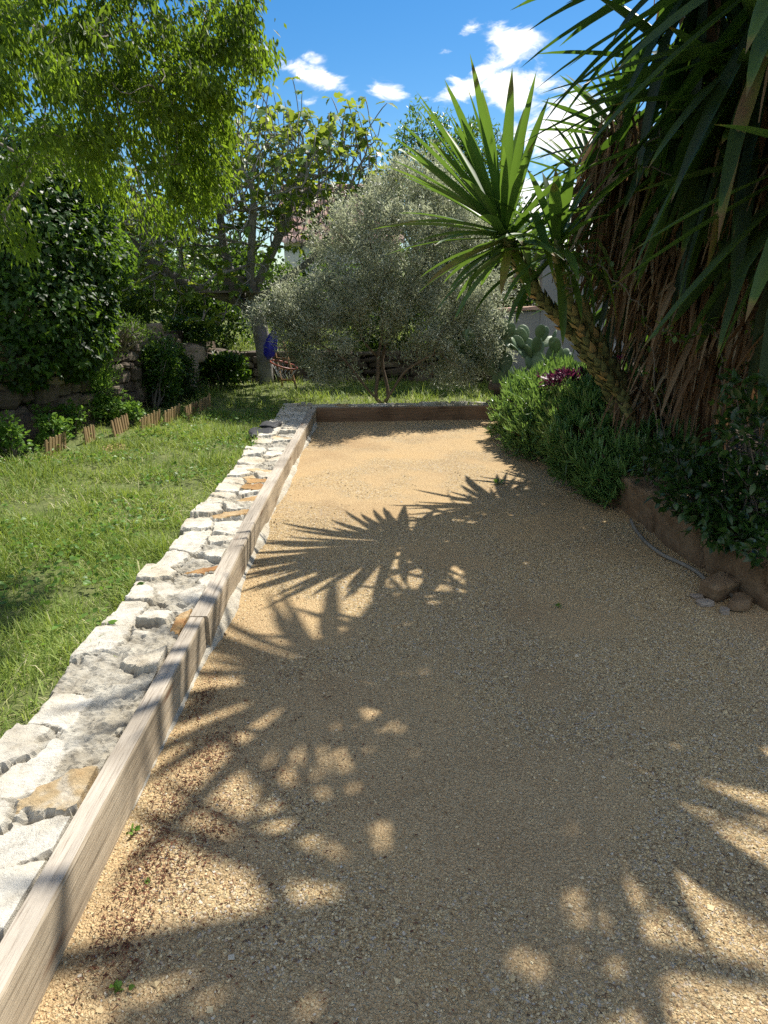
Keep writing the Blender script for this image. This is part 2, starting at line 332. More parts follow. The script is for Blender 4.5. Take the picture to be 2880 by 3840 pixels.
def gravelmat():
    m, nt, N = newmat('gravel'); tc = N('ShaderNodeTexCoord')
    big = N('ShaderNodeTexNoise', {'Vector': (tc, 'Object'), 'Scale': 1.1, 'Detail': 5.0, 'Roughness': .6})
    mid = N('ShaderNodeTexNoise', {'Vector': (tc, 'Object'), 'Scale': 5.0, 'Detail': 5.0, 'Roughness': .65})
    wob = N('ShaderNodeTexNoise', {'Vector': (tc, 'Object'), 'Scale': 60.0, 'Detail': 2.0})
    wv = N('ShaderNodeMix', {0: .012, 4: (tc, 'Object'), 5: (wob, 'Color')}, data_type='VECTOR')
    v1 = N('ShaderNodeTexVoronoi', {'Vector': (wv, 1), 'Scale': 125.0, 'Randomness': 1.0})
    v2 = N('ShaderNodeTexVoronoi', {'Vector': (wv, 1), 'Scale': 310.0, 'Randomness': 1.0})
    sep = N('ShaderNodeSeparateColor', {0: (v1, 'Color')}); sep2 = N('ShaderNodeSeparateColor', {0: (v2, 'Color')})
    stones = ramp(N, (sep, 0), [(0, (.20, .13, .08)), (.14, (.39, .28, .15)), (.5, (.53, .40, .215)), (.85, (.60, .48, .29)), (.96, (.48, .43, .36)), (1, (.66, .60, .50))])
    fines = ramp(N, (sep2, 0), [(0, (.44, .305, .165)), (.5, (.555, .41, .225)), (1, (.62, .48, .285))])
    # fine sandy patches against coarser chippings
    at = N('ShaderNodeAttribute', attribute_name='tint'); pm = N('ShaderNodeMath', {0: (mid, 'Fac'), 1: .5, 2: (at, 'Fac')}, operation='MULTIPLY_ADD')
    pf = ramp(N, pm, [(.62, (0, 0, 0)), (.90, (1, 1, 1))])
    mx = N('ShaderNodeMix', {0: pf, 6: stones, 7: fines}, data_type='RGBA')
    edge = ramp(N, (v1, 'Distance'), [(.35, (1, 1, 1)), (.75, (.62, .56, .5))])
    m2 = N('ShaderNodeMix', {0: .7, 6: (mx, 2), 7: edge}, data_type='RGBA', blend_type='MULTIPLY')
    tone = ramp(N, (big, 'Fac'), [(.32, (.84, .80, .77)), (.5, (1, .99, .97)), (.68, (1.06, 1.02, .94))])
    m3 = N('ShaderNodeMix', {0: 1.0, 6: (m2, 2), 7: tone}, data_type='RGBA', blend_type='MULTIPLY')
    h1 = N('ShaderNodeMath', {0: (v1, 'Distance'), 1: -1.0, 2: 1.0}, operation='MULTIPLY_ADD')
    h2 = N('ShaderNodeMath', {0: (v2, 'Distance'), 1: -.45, 2: h1}, operation='MULTIPLY_ADD')
    bp = N('ShaderNodeBump', {'Height': h2, 'Strength': 1.0, 'Distance': .007})
    pb = N('ShaderNodeBsdfPrincipled', {'Base Color': (m3, 2), 'Roughness': .9, 'Specular IOR Level': .2, 'Normal': bp}); out(N, nt, pb); return m
MAT['gravel'] = gravelmat()

# ------------------------------------------------------------------ tagging
def thing(name, label, cat, loc, group=None):
    o = bpy.data.objects.new(name, None); COL.objects.link(o); o.location = loc; o.empty_display_size = .1
    return tag(o, label, cat, group)
def tag(o, label, cat, group=None):
    o['label'] = label; o['category'] = cat
    if group: o['group'] = group
    return o
def struct(o, kind='structure', label=None):
    o['kind'] = kind
    if label: o['label'] = label
    return o

# ------------------------------------------------------------------ light and sky
SX, SY = .40, .55                                   # ground shift of a shadow per metre of height
sv = Vector((SX, SY, 1)).normalized()
EL, AZ = math.asin(sv.z), math.atan2(SX, SY)        # azimuth from +Y towards +X
sl = bpy.data.lights.new("sun", 'SUN'); sl.energy = 4.8; sl.angle = R(.53); sl.color = (1.0, .945, .85)
so = bpy.data.objects.new("sun", sl); COL.objects.link(so); so.rotation_euler = (-sv).to_track_quat('-Z', 'Y').to_euler(); so.location = (3, 6, 12)
W = bpy.data.worlds.new("World"); SC.world = W; W.use_nodes = True
def world():
    nt = W.node_tree; nt.nodes.clear()
    def N(t, ins=None, **kw):
        n = nt.nodes.new(t)
        for k, v in kw.items(): setattr(n, k, v)
        for k, v in (ins or {}).items():
            if isinstance(v, tuple) and len(v) == 2 and hasattr(v[0], 'outputs'): nt.links.new(v[0].outputs[v[1]], n.inputs[k])
            elif hasattr(v, 'outputs'): nt.links.new(v.outputs[0], n.inputs[k])
            else: n.inputs[k].default_value = v
        return n
    sky = N('ShaderNodeTexSky'); sky.sky_type = 'NISHITA'; sky.sun_disc = False
    sky.sun_elevation = EL; sky.sun_rotation = AZ; sky.air_density = 1.0; sky.dust_density = .25; sky.ozone_density = 2.2; sky.altitude = 50
    hs = N('ShaderNodeHueSaturation', {'Saturation': SKY_SAT, 'Value': SKY_VAL, 'Color': sky})
    tc = N('ShaderNodeTexCoord')
    dst = N('ShaderNodeTexNoise', {'Vector': (tc, 'Generated'), 'Scale': 7.0, 'Detail': 4.0})
    wv = N('ShaderNodeMix', {0: .09, 4: (tc, 'Generated'), 5: (dst, 'Color')}, data_type='VECTOR')
    sq = N('ShaderNodeMapping', {'Vector': (wv, 1), 'Scale': (1, 1, 2.3)})
    ns = N('ShaderNodeTexNoise', {'Vector': sq, 'Scale': 15.0, 'Detail': 9.0, 'Roughness': .62})
    total = None
    #  x, y, half width, half height (degrees), weight, slope
    def sky_dir(az, el): return A(sin(R(az)) * cos(R(el)), cos(R(az)) * cos(R(el)), sin(R(el)))
    clouds = [(ray(x, y), rx, ry, w, k) for x, y, rx, ry, w, k in [(562, 118, 1.7, .8, .85, -.35), (645, 152, 1.7, .6, .98, .3), (710, 176, 1.8, .6, .98, .3), (675, 125, .8, .4, .6, 0), (670, 222, 1.6, .35, .55, 0), (845, 200, 1.7, .6, 1.0, .15), (905, 212, 1.6, .22, .65, 0),
                             (1000, 200, 2.0, 1.0, 1.1, 0), (1055, 145, 1.7, .9, .95, -.5), (1110, 200, 2.6, 1.7, 1.3, 0), (1015, 62, 1.0, .4, .62, -.3), (1085, 45, 1.0, .6, .5, -.4), (968, 112, .7, .25, .55, 0), (1110, 110, 1.8, 1.4, 1.0, 0),
                             (1250, 300, 5, 2.6, 1.15, 0), (1250, 460, 6, 3.4, 1.2, 0), (725, 305, 1.0, .25, .5, 0)]]
    # unseen clouds added outside the view; their white light lifts the shade
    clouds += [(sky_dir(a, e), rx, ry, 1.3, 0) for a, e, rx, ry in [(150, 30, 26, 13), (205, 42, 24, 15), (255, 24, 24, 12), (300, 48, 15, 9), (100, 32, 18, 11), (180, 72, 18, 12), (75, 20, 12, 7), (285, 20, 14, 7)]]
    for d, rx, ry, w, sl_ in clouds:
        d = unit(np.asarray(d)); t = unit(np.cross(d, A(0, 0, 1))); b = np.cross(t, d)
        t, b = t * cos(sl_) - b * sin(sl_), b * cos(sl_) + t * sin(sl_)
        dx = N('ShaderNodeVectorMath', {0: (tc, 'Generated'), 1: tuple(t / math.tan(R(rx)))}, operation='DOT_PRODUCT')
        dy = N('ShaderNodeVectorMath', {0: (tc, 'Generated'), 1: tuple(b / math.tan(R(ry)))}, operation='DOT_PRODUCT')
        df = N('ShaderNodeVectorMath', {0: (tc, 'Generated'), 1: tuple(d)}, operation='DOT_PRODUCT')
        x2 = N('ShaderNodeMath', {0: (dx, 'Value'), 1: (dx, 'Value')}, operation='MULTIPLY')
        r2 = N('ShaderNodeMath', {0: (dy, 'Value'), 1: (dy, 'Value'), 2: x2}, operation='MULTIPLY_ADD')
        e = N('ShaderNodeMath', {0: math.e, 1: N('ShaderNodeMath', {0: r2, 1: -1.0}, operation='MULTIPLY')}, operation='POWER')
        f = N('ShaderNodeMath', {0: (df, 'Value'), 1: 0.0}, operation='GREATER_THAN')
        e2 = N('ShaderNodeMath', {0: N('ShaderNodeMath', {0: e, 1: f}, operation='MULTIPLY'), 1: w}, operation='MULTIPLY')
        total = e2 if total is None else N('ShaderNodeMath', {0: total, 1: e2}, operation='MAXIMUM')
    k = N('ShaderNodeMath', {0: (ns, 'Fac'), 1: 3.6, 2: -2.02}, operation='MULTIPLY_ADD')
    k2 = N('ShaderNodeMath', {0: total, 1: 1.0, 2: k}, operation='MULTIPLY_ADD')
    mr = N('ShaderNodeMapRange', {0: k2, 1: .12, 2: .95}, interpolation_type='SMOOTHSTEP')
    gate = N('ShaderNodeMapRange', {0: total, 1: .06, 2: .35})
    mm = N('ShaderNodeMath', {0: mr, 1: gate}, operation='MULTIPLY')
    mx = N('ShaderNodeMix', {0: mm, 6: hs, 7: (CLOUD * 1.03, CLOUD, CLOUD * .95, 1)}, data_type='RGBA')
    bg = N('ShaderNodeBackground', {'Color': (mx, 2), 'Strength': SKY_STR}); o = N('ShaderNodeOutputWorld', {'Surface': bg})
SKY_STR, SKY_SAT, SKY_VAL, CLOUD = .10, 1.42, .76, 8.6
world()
SC.view_settings.view_transform = 'Standard'; SC.view_settings.look = 'None'; SC.view_settings.gamma = 1; SC.view_settings.exposure = 0.82
SC.render.engine = 'CYCLES'
cy = SC.cycles
cy.max_bounces = 8; cy.diffuse_bounces = 4; cy.glossy_bounces = 2; cy.transmission_bounces = 5; cy.transparent_max_bounces = 4
cy.caustics_reflective = cy.caustics_refractive = False; cy.sample_clamp_indirect = 6
cy.use_denoising = False

# ================================================================== SETTING
def plane_grid(x0, x1, y0, y1, nx, ny, zf, keep=None, tint=.5):
    x = np.linspace(x0, x1, nx); y = np.linspace(y0, y1, ny); X, Y = np.meshgrid(x, y, indexing='ij')
    Z = zf(X, Y); v = np.stack([X, Y, Z], -1).reshape(-1, 3); q = grid_faces(nx, ny)
    if keep is not None:
        c = v[q].mean(1); q = q[keep(c[:, 0], c[:, 1])]
    q = q[:, ::-1] if False else q
    mb = MB(); mb.add(v, q[:, [0, 3, 2, 1]], None, tint); return mb
mb = MB(); mb.add([[-400, -400, -.08], [400, -400, -.08], [400, 400, -.08], [-400, 400, -.08]], [[0, 1, 2, 3]]); struct(mb.build('ground', MAT['lawn']))
def gz(X, Y): return .006 * fbm(xy3(X, Y, 1.3), 3) + .012 * fbm(xy3(X, Y, .35), 5)
def patch(X, Y): return np.clip(.5 + 1.15 * fbm(xy3(X, Y, 2.1), 201, 4) + .5 * fbm(xy3(X, Y, .7), 203, 2), 0, 1)      # 0 coarse chippings, 1 trodden fines
def court():
    mb = plane_grid(-.86, 6, -5, 9.6, 280, 600, gz); v = mb.v[0]; mb.tint[0] = patch(v[:, 0], v[:, 1]); return mb
struct(court().build('gravel_court', MAT['gravel']))
def lawnz(X, Y):
    return .085 + .03 * fbm(xy3(X, Y, .5), 9) + .018 * fbm(xy3(X, Y, 2.5), 12) + np.clip(-X - 2.2, 0, 2) * .035 + np.clip(Y - 9, 0, 4) * .012
lk = lambda x, y: ~((x > -.98) & (y < 9.35))
struct(plane_grid(-5.2, 4.6, -4, 13.2, 200, 340, lawnz, lk).build('lawn', MAT['lawn']))
# upper terrace behind the retaining walls
WPTS = np.array([[-4.3, 4.0], [-4.0, 5.6], [-3.78, 6.9], [-3.55, 7.75], [-3.38, 8.66], [-3.2, 9.8], [-2.98, 11.2], [-2.75, 12.35]])
def terz(X, Y): return 1.05 - .42 * np.clip((Y - 10.2) / 2.2, 0, 1) + .04 * fbm(xy3(X, Y, 1), 21) + np.clip(Y - 14, 0, 30) * .02
def terk(x, y):
    xe = np.interp(y, WPTS[:, 1], WPTS[:, 0]) - .18
    return np.where(y < 12.6, x < xe, (y > 12.75) & (x < 2.0))
struct(plane_grid(-24, 12, -2, 40, 300, 320, terz, terk).build('terrace', MAT['lawn']))
# planting bed on the right
def bedz(X, Y): return .22 + .2 * np.clip((Y - 8.6) / .5, 0, 1) * np.clip((X - 1.6) / .2, 0, 1) + .05 * fbm(xy3(X, Y, 1.5), 31) + np.clip(X - 2.1, 0, 2) * .12
struct(plane_grid(1.95, 6.5, 3.42, 12.5, 110, 200, bedz, lambda x, y: x > np.interp(y, [3.4, 5.1, 9.4, 12], [2.14, 1.98, 1.92, 2.3])).build('planting_bed', MAT['soil']))

# ------------------------------------------------------------------ timber beams
def beam(name, label, p0, p1, w, z0, z1, mat, seed, tilt=0.0, grp=None):
    p0, p1 = A(*p0), A(*p1); L = np.linalg.norm(p1 - p0); n = int(max(12, L / .05))
    prof = np.array([[-.5, 0], [-.5, .95], [-.44, 1.0], [.44, 1.0], [.5, .95], [.5, 0]])
    prof = np.concatenate([[p * (1 - t) + q * t for t in (0, .33, .66)] for p, q in zip(prof, np.roll(prof, -1, 0))]).reshape(-1, 2)
    y = np.linspace(0, L, n); v = np.zeros((n, len(prof), 3))
    v[..., 0] = prof[None, :, 0] * w; v[..., 1] = y[:, None]; v[..., 2] = z0 + (z1 - z0) * prof[None, :, 1]
    v[..., 0] += .006 * noise3(np.stack([y * .6, y * 0 + seed, y * 0], -1))[:, None] + .0022 * fbm(v * A(20, 3, 20), seed)
    v[..., 2] += (.005 * noise3(np.stack([y * .5, y * 0 + seed + 3, y * 0], -1))[:, None] + .002 * fbm(v * A(20, 3, 20), seed + 4)) * prof[None, :, 1] + (tilt * (y / L - .5))[:, None] * prof[None, :, 1]
    vv = v.reshape(-1, 3); m = len(prof); mbx = MB()
    ends = np.stack([v[0].mean(0), v[-1].mean(0)]); k = n * m; j = np.arange(m)
    mbx.add(np.concatenate([vv, ends]), grid_faces(n, m, True), np.concatenate([np.stack([np.full(m, k), j, (j + 1) % m], -1), np.stack([np.full(m, k + 1), (n - 1) * m + (j + 1) % m, (n - 1) * m + j], -1)]))
    o = mbx.build(name, mat, smooth=False); a = math.atan2(p1[1] - p0[1], p1[0] - p0[0])
    o.location = p0.tolist() if len(p0) == 3 else (p0[0], p0[1], 0); o.rotation_euler = (0, 0, a - pi / 2)
    return tag(o, label, 'beam', grp)
beam('timber_beam', 'nearest weathered timber beam edging the gravel, running out of the bottom left corner', (-.838, -1.0, 0), (-.838, 2.965, 0), .072, -.04, .176, MAT['beam'], 1)
beam('timber_beam', 'long pale timber beam along the stone wall, from the beam joint towards the far end', (-.834, 2.975, 0), (-.842, 6.9, 0), .092, -.04, .178, MAT['beam'], 2)
beam('timber_beam', 'far timber beam of the left edging, ending at the corner with the crosswise beam', (-.842, 6.91, 0), (-.838, 9.15, 0), .088, -.04, .172, MAT['beam'], 3)
beam('timber_beam', 'dark brown timber beam laid crosswise at the far end of the gravel court', (-.79, 9.155, 0), (1.86, 9.40, 0), .08, -.04, .178, MAT['beam_far'], 4)

# pale mortar spilled along the foot of the beams
mb = MB(); n = 420; y = np.linspace(1.9, 9.0, n)
a_ = np.clip(.5 + 1.1 * fbm(np.stack([y * 2.2, y * 0, y * 0], -1), 71), 0, 1.2) * np.clip((y - 2.2) / .8, 0, 1)
w_ = .006 + .05 * a_; h_ = .004 + .05 * a_
sec = np.array([[0, 1.0], [.35, .75], [.75, .35], [1, -.3]])
v = np.zeros((n, 4, 3)); v[..., 0] = -.80 + w_[:, None] * sec[None, :, 0]; v[..., 1] = y[:, None]; v[..., 2] = h_[:, None] * sec[None, :, 1]
v += .006 * fbm(v * 40, 5)[..., None] * A(1, 0, 1)
mb.add(v.reshape(-1, 3), grid_faces(n, 4), None, .3); tag(mb.build('mortar_fillet', MAT['stone']), 'crumbly pale mortar fillet along the foot of the left timber beams', 'mortar')

# ------------------------------------------------------------------ low stone wall beside the beam
def stone_top(name, label, x0, x1, ys, seed, cell, swap=False):
    """rubble wall: faceted stones bedded in rough mortar; ys rows run along the wall"""
    L0, L1 = ys[0], ys[-1]; r = np.random.default_rng(seed)
    cw, cl = cell; pts = []
    wd = x1 - x0; yy = L0
    while yy < L1: yy += cl * r.uniform(.6, 1.35); pts.append([x0 + wd * r.uniform(.16, .34), yy])
    yy = L0
    while yy < L1: yy += cl * r.uniform(.4, .95); pts.append([x0 + wd * r.uniform(.62, .9), yy])
    for _ in range(int((L1 - L0) * 1.6)): pts.append([x0 + wd * r.uniform(.4, 1), r.uniform(L0, L1)])
    pts = np.array(pts); k = len(pts)
    hgt = r.uniform(-.012, .03, k); kind = r.random(k); tlx, tly = r.uniform(-.10, .10, k), r.uniform(-.06, .06, k)
    left = pts[:, 0] < x0 + .5 * (x1 - x0)
    ismort = np.where(left, kind < .06, kind < .30); ochre = (~ismort) & ~left & (r.random(k) < .2); tb = r.random(k)
    xs = np.concatenate([[x0 - .10, x0 - .07], np.linspace(x0 - .05, x1, int((x1 - x0 + .05) / .0085)), [x1 + .002]])
    X, Y = np.meshgrid(xs, ys, indexing='xy')
    q = np.stack([X + .05 * fbm(xy3(X, Y, 6), seed) + .02 * fbm(xy3(X, Y, 22), seed + 1), Y + .05 * fbm(xy3(X, Y, 6), seed + 2) + .02 * fbm(xy3(X, Y, 22), seed + 3)], -1)
    d1 = np.full(X.shape, 9.0); d2 = np.full(X.shape, 9.0); i1 = np.zeros(X.shape, int)
    for i in range(k):
        near = np.abs(ys - pts[i, 1]) < .6
        d = np.hypot((q[near][..., 0] - pts[i, 0]) * (1 + .25 * (tb[i] - .5)), (q[near][..., 1] - pts[i, 1]) * (.82 + .3 * (kind[i] - .5)))
        a, b, c = d1[near], d2[near], i1[near]
        b = np.where(d < a, a, np.minimum(b, d)); c = np.where(d < a, i, c); a = np.minimum(a, d)
        d1[near], d2[near], i1[near] = a, b, c
    e = d2 - d1
    st = (~ismort[i1]) * np.clip((e - .012 - .012 * fbm(xy3(X, Y, 30), seed + 5, 2)) / .011, 0, 1); st = st * st * (3 - 2 * st)
    n3 = fbm(xy3(X, Y, 26), seed + 7, 5); n4 = fbm(xy3(X, Y, 9), seed + 8, 4)
    zs = .160 + .8 * hgt[i1] + 1.3 * tlx[i1] * (X - pts[i1, 0]) + tly[i1] * (Y - pts[i1, 1]) + .005 * n3 + .006 * n4
    zm = .148 + .013 * n4 + .022 * n3 + .010 * np.abs(fbm(xy3(X, Y, 60), seed + 9, 3))
    Z = zm * (1 - st) + zs * st - .026 * np.clip(1 - e / .009, 0, 1) * (fbm(xy3(X, Y, 4), seed + 21, 2) > -.1)
    edge = x0 + .035 * fbm(np.stack([Y * 2.2, Y * 0, Y * 0 + 3], -1), seed + 11) + .045 * (_h(i1, i1 * 0, i1 * 0, seed) - .5)
    drop = np.clip((edge - X) / .02, 0, 1); Z = Z - drop * .17
    tint = np.where(st > .5, np.where(ochre[i1], .70 + .22 * tb[i1] + .10 * n4 + .08 * n3, .36 + .30 * tb[i1] + .07 * n4), .03 + .24 * (n3 * .5 + .5)) ; tint = np.clip(tint + .03 * n3, 0, 1)
    Z[:, 0] = -.05; Z[:, -1] = -.05
    mbx = MB(); V = np.stack([X, Y, Z], -1)
    if swap: V = np.stack([Y, -X, Z], -1)
    mbx.add(V.reshape(-1, 3), grid_faces(len(ys), len(xs)), None, tint.ravel())
    return mbx.build(name, MAT['stone'], smooth=False)
ys = np.concatenate([np.arange(-1, .9, .03), np.arange(.9, 4.0, .008), np.arange(4.0, 9.6, .014)])
o = stone_top('stone_wall', '', -1.25, -.882, ys, 5, (.2, .25))
tag(o, 'low wall of pale limestone rubble bedded in rough mortar between lawn and timber beams', 'wall')
o = stone_top('stone_wall', '', -.36, 0, np.arange(-.86, 1.95, .016), 6, (.2, .3), swap=True)
o.location = (0, 9.30, .0); o.rotation_euler = (0, 0, math.atan2(.245, 2.65))
tag(o, 'low rubble wall behind the crosswise brown beam at the foot of the olive', 'wall')

# ------------------------------------------------------------------ loose gravel stones
def pebbles(n, x0, x1, y0, y1, s0, s1, pw, seed):
    r = np.random.default_rng(seed); x = r.uniform(x0, x1, n); y = y0 + (y1 - y0) * r.random(n) ** pw
    k = r.random(n) < np.clip(1.15 - 1.3 * patch(x, y) + .6 * np.exp(-(x + .8) / .35), .06, 1); x, y = x[k], y[k]; n = len(x)
    s = s0 + (s1 - s0) * r.random(n) ** 2.2
    base = np.array([[1, 0, 0], [-1, 0, 0], [0, 1, 0], [0, -1, 0], [0, 0, 1], [0, 0, -1]], float)
    v = base[None] * (s[:, None] * np.stack([r.uniform(.7, 1.35, n), r.uniform(.7, 1.1, n), r.uniform(.45, .85, n)], -1))[:, None]
    v += r.normal(size=v.shape) * s[:, None, None] * .22
    a = r.random(n) * 2 * pi; c, si = np.cos(a)[:, None], np.sin(a)[:, None]
    v = np.stack([v[..., 0] * c - v[..., 1] * si, v[..., 0] * si + v[..., 1] * c, v[..., 2]], -1)
    v += np.stack([x, y, gz(x, y) + s * .25], -1)[:, None]
    f = np.array([[0, 2, 4], [2, 1, 4], [1, 3, 4], [3, 0, 4], [2, 0, 5], [1, 2, 5], [3, 1, 5], [0, 3, 5]])
    mbx = MB(); mbx.add(v.reshape(-1, 3), None, (f[None] + (np.arange(n) * 6)[:, None, None]).reshape(-1, 3), np.repeat(r.random(n), 6)); return mbx
mb = pebbles(190000, -.80, 2.1, .9, 5.0, .0018, .0052, 1.3, 1)
m2 = pebbles(2200, -.79, 2.2, .9, 6.5, .005, .0105, 1.2, 2)
mb.add(m2.v[0], None, m2.t[0], m2.tint[0])
struct(mb.build('loose_pebbles', MAT['pebble'], smooth=False), 'stuff', 'loose angular gravel chippings strewn over the court')
mb = MB(); n = 4200; r = np.random.default_rng(4)
cx = np.array([G(440, 1490), G(340, 1680), G(480, 1600), G(460, 1800), G(300, 1900), G(380, 1880), G(240, 2080)  , G(280, 2010), G(420, 1530), G(450, 1640), G(350, 1760), G(400, 1700), G(330, 1830)])[:, :2]
ci = r.integers(0, len(cx), n); p = cx[ci] + r.normal(size=(n, 2)) * np.where(r.random(n) < .5, .06, .5)[:, None] * A(.7, 1.2); p = p[p[:, 0] > -.775 + .04 * r.random(n)]; n = len(p)
leaves(mb, LANCE, np.column_stack([p, gz(p[:, 0], p[:, 1]) + r.uniform(.003, .012, n)]), np.column_stack([r.normal(size=(n, 2)), r.normal(size=n) * .25]), r.uniform(.006, .022, n), r.uniform(.003, .006, n), tint=r.random(n))
struct(mb.build('brown_debris', MAT['debris']), 'stuff', 'reddish brown plant debris lying in the gravel')

# ------------------------------------------------------------------ grass
def lawn_pts(n, x0, x1, y0, y1, seed, pw=1.0):
    r = np.random.default_rng(seed); x = r.uniform(x0, x1, n); y = y0 + (y1 - y0) * r.random(n) ** pw
    return r, x, y
def grass(mb, n, x0, x1, y0, y1, seed, lmin, lmax, w, pw=1.0, zf=lawnz, keep=None):
    r, x, y = lawn_pts(n, x0, x1, y0, y1, seed, pw)
    dn = fbm(xy3(x, y, 3.2), 55); cl = fbm(xy3(x, y, .9), 57)
    k = r.random(n) < np.clip(.55 + 1.0 * dn + .3 * cl, .1, 1)
    if keep is not None: k &= keep(x, y)
    x, y, dn, cl = x[k], y[k], dn[k], cl[k]; n = len(x)
    d = r.normal(size=(n, 3)) * .62 + A(0, 0, 1); d[:, 0] += .5 * fbm(xy3(x, y, 1.6), 61); d[:, 1] += .5 * fbm(xy3(x, y, 1.6), 63); d[:, 2] = np.abs(d[:, 2]) * .8 + .12
    L = (lmin + (lmax - lmin) * r.random(n) ** 1.6) * np.clip(1 + .8 * dn, .5, 1.8)
    dry = r.random(n) < .2 + .3 * np.clip(fbm(xy3(x, y, 1.4), 67), 0, 1)
    t = np.where(dry, r.uniform(.78, 1, n), np.clip(r.normal(.4, .16, n) + .25 * cl, .03, .72)); d[dry, 2] *= .4
    straps(mb, np.column_stack([x, y, zf(x, y) - .012]), d, L, w * r.uniform(.6, 1.3, n), r.uniform(.2, 1.6, n), 3, .12, 'grass', t)
inl = lambda x, y: x > np.interp(y, WPTS[:, 1], WPTS[:, 0]) + .15
mb = MB()
grass(mb, 80000, -2.7, -1.21, 1.3, 4.6, 101, .04, .13, .0042, 1.0)
grass(mb, 95000, -3.9, -1.21, 4.2, 9.3, 102, .04, .14, .006, 1.0, keep=inl)
grass(mb, 22000, -3.0, 2.2, 9.55, 12.2, 103, .06, .22, .009, 1.0, keep=inl)
grass(mb, 1600, -1.33, -1.23, 1.4, 9.2, 104, .08, .20, .006)
struct(mb.build('lawn_grass', MAT['grass']), 'stuff', 'rough sunlit grass with dry straws beside the stone wall')
mb = MB(); r, x, y = lawn_pts(9000, -3.6, -1.22, 1.5, 9.4, 105)
k = (fbm(xy3(x, y, 1.7), 71) > .02) & inl(x, y); x, y = x[k], y[k]; n = len(x)
leaves(mb, OVATE, np.column_stack([x, y, lawnz(x, y) + r.uniform(.02, .09, n)]), np.column_stack([r.normal(size=(n, 2)), r.uniform(-.1, .6, n)]), r.uniform(.02, .05, n), r.uniform(.014, .035, n), tint=r.random(n))
struct(mb.build('lawn_weeds', MAT['weed']), 'stuff', 'broad leaved weeds growing through the lawn')
mb = MB(); n0 = 26000
grass(mb, n0, -9, 1.8, 12.8, 19, 106, .08, .3, .014, 1.0, terz, terk)
grass(mb, 9000, -7, -3.4, 4, 12.5, 107, .08, .3, .01, 1.0, terz, terk)
struct(mb.build('terrace_grass', MAT['grass']), 'stuff', 'wild grass on the upper terrace behind the retaining walls')

# ------------------------------------------------------------------ dry stone retaining walls and boulders
def stone_shape(r, s, rough=.10):
    nu, nv = 9, 7; u = np.linspace(0, 2 * pi, nu, endpoint=False); w = np.linspace(-pi / 2, pi / 2, nv)
    U, Wv = np.meshgrid(u, w, indexing='ij'); e = .45
    f = lambda c: np.sign(c) * np.abs(c) ** e
    v = np.stack([f(np.cos(Wv)) * f(np.cos(U)), f(np.cos(Wv)) * f(np.sin(U)), f(np.sin(Wv))], -1).transpose(1, 0, 2)
    v = v * .5 * np.asarray(s) * (1 + .35 * r.normal(size=3) * A(.3, .5, .5)); v = v * (1 + rough * 2.6 * fbm(v * 2.6 / max(s) + r.uniform(0, 99, 3), int(r.integers(1e6)), 3)[..., None])
    return v.reshape(-1, 3), grid_faces(nv, nu, True)
def dry_wall(name, pts, zb, zt, seed, parent, tint_shift=0.0):
    r = np.random.default_rng(seed); pts = np.asarray(pts, float); seg = np.linalg.norm(np.diff(pts, axis=0), axis=1); cum = np.concatenate([[0], np.cumsum(seg)]); L = cum[-1]
    mbx = MB(); z = zb(0) - .05; row = 0
    H = max(zt(t) for t in np.linspace(0, L, 40))
    while z < H:
        rh = r.uniform(.08, .17); t = r.uniform(-.2, 0)
        while t < L:
            w = r.uniform(.12, .40); tc_ = min(max(t + w / 2, 0), L)
            if z + rh * .6 < zt(tc_):
                x, y = np.interp(tc_, cum, pts[:, 0]), np.interp(tc_, cum, pts[:, 1]); i = min(np.searchsorted(cum, tc_, side='right') - 1, len(seg) - 1); dv = pts[i + 1] - pts[i]; a = math.atan2(dv[1], dv[0])
                v, q = stone_shape(r, (w * 1.0, r.uniform(.2, .3), rh * r.uniform(.92, 1.08)))
                mbx.add((v @ (rotz(a + r.normal() * .08) @ rotx(r.normal() * .06) @ roty(r.normal() * .07)).T) + A(x + r.normal() * .018, y + r.normal() * .018, z + rh / 2), q, None, np.clip(r.random() ** 1.2 + tint_shift, 0, 1))
            t += w * .97
        z += rh * .93; row += 1
    mbx.build(name, MAT['drystone'], parent, smooth=False)
    core = MB()                                       # packed earth behind the stones
    for i in range(len(seg)):
        c = (pts[i] + pts[i + 1]) / 2; dv = pts[i + 1] - pts[i]; a = math.atan2(dv[1], dv[0]); zz = zt((cum[i] + cum[i + 1]) / 2) - .06
        nrm = A(-dv[1], dv[0]) / np.linalg.norm(dv); c = c + nrm * .12
        box(core, (c[0], c[1], zz / 2 - .1), (seg[i] + .06, .2, zz + .2), rotz(a))
    core.build('earth_backing', MAT['soil'], parent)
t = thing('dry_stone_wall', 'rustic dry stone retaining wall along the left side of the lawn, half hidden by ivy', 'wall', (-3.4, 8.5, 0))
dry_wall('stone_face', WPTS, lambda t: .1, lambda t: 1.12 - .40 * np.clip((t - 6.3) / 2.2, 0, 1) + .05 * sin(t * 5), 3, t, .08)
t = thing('dry_stone_wall', 'shaded dry stone retaining wall crossing the back of the garden behind the fig trunk', 'wall', (0, 12.6, 0))
dry_wall('stone_face', [(-2.75, 12.45), (-.5, 12.6), (1.2, 12.6), (3.2, 12.7)], lambda t: .1, lambda t: .66 + .02 * sin(t * 4), 4, t, -.1)
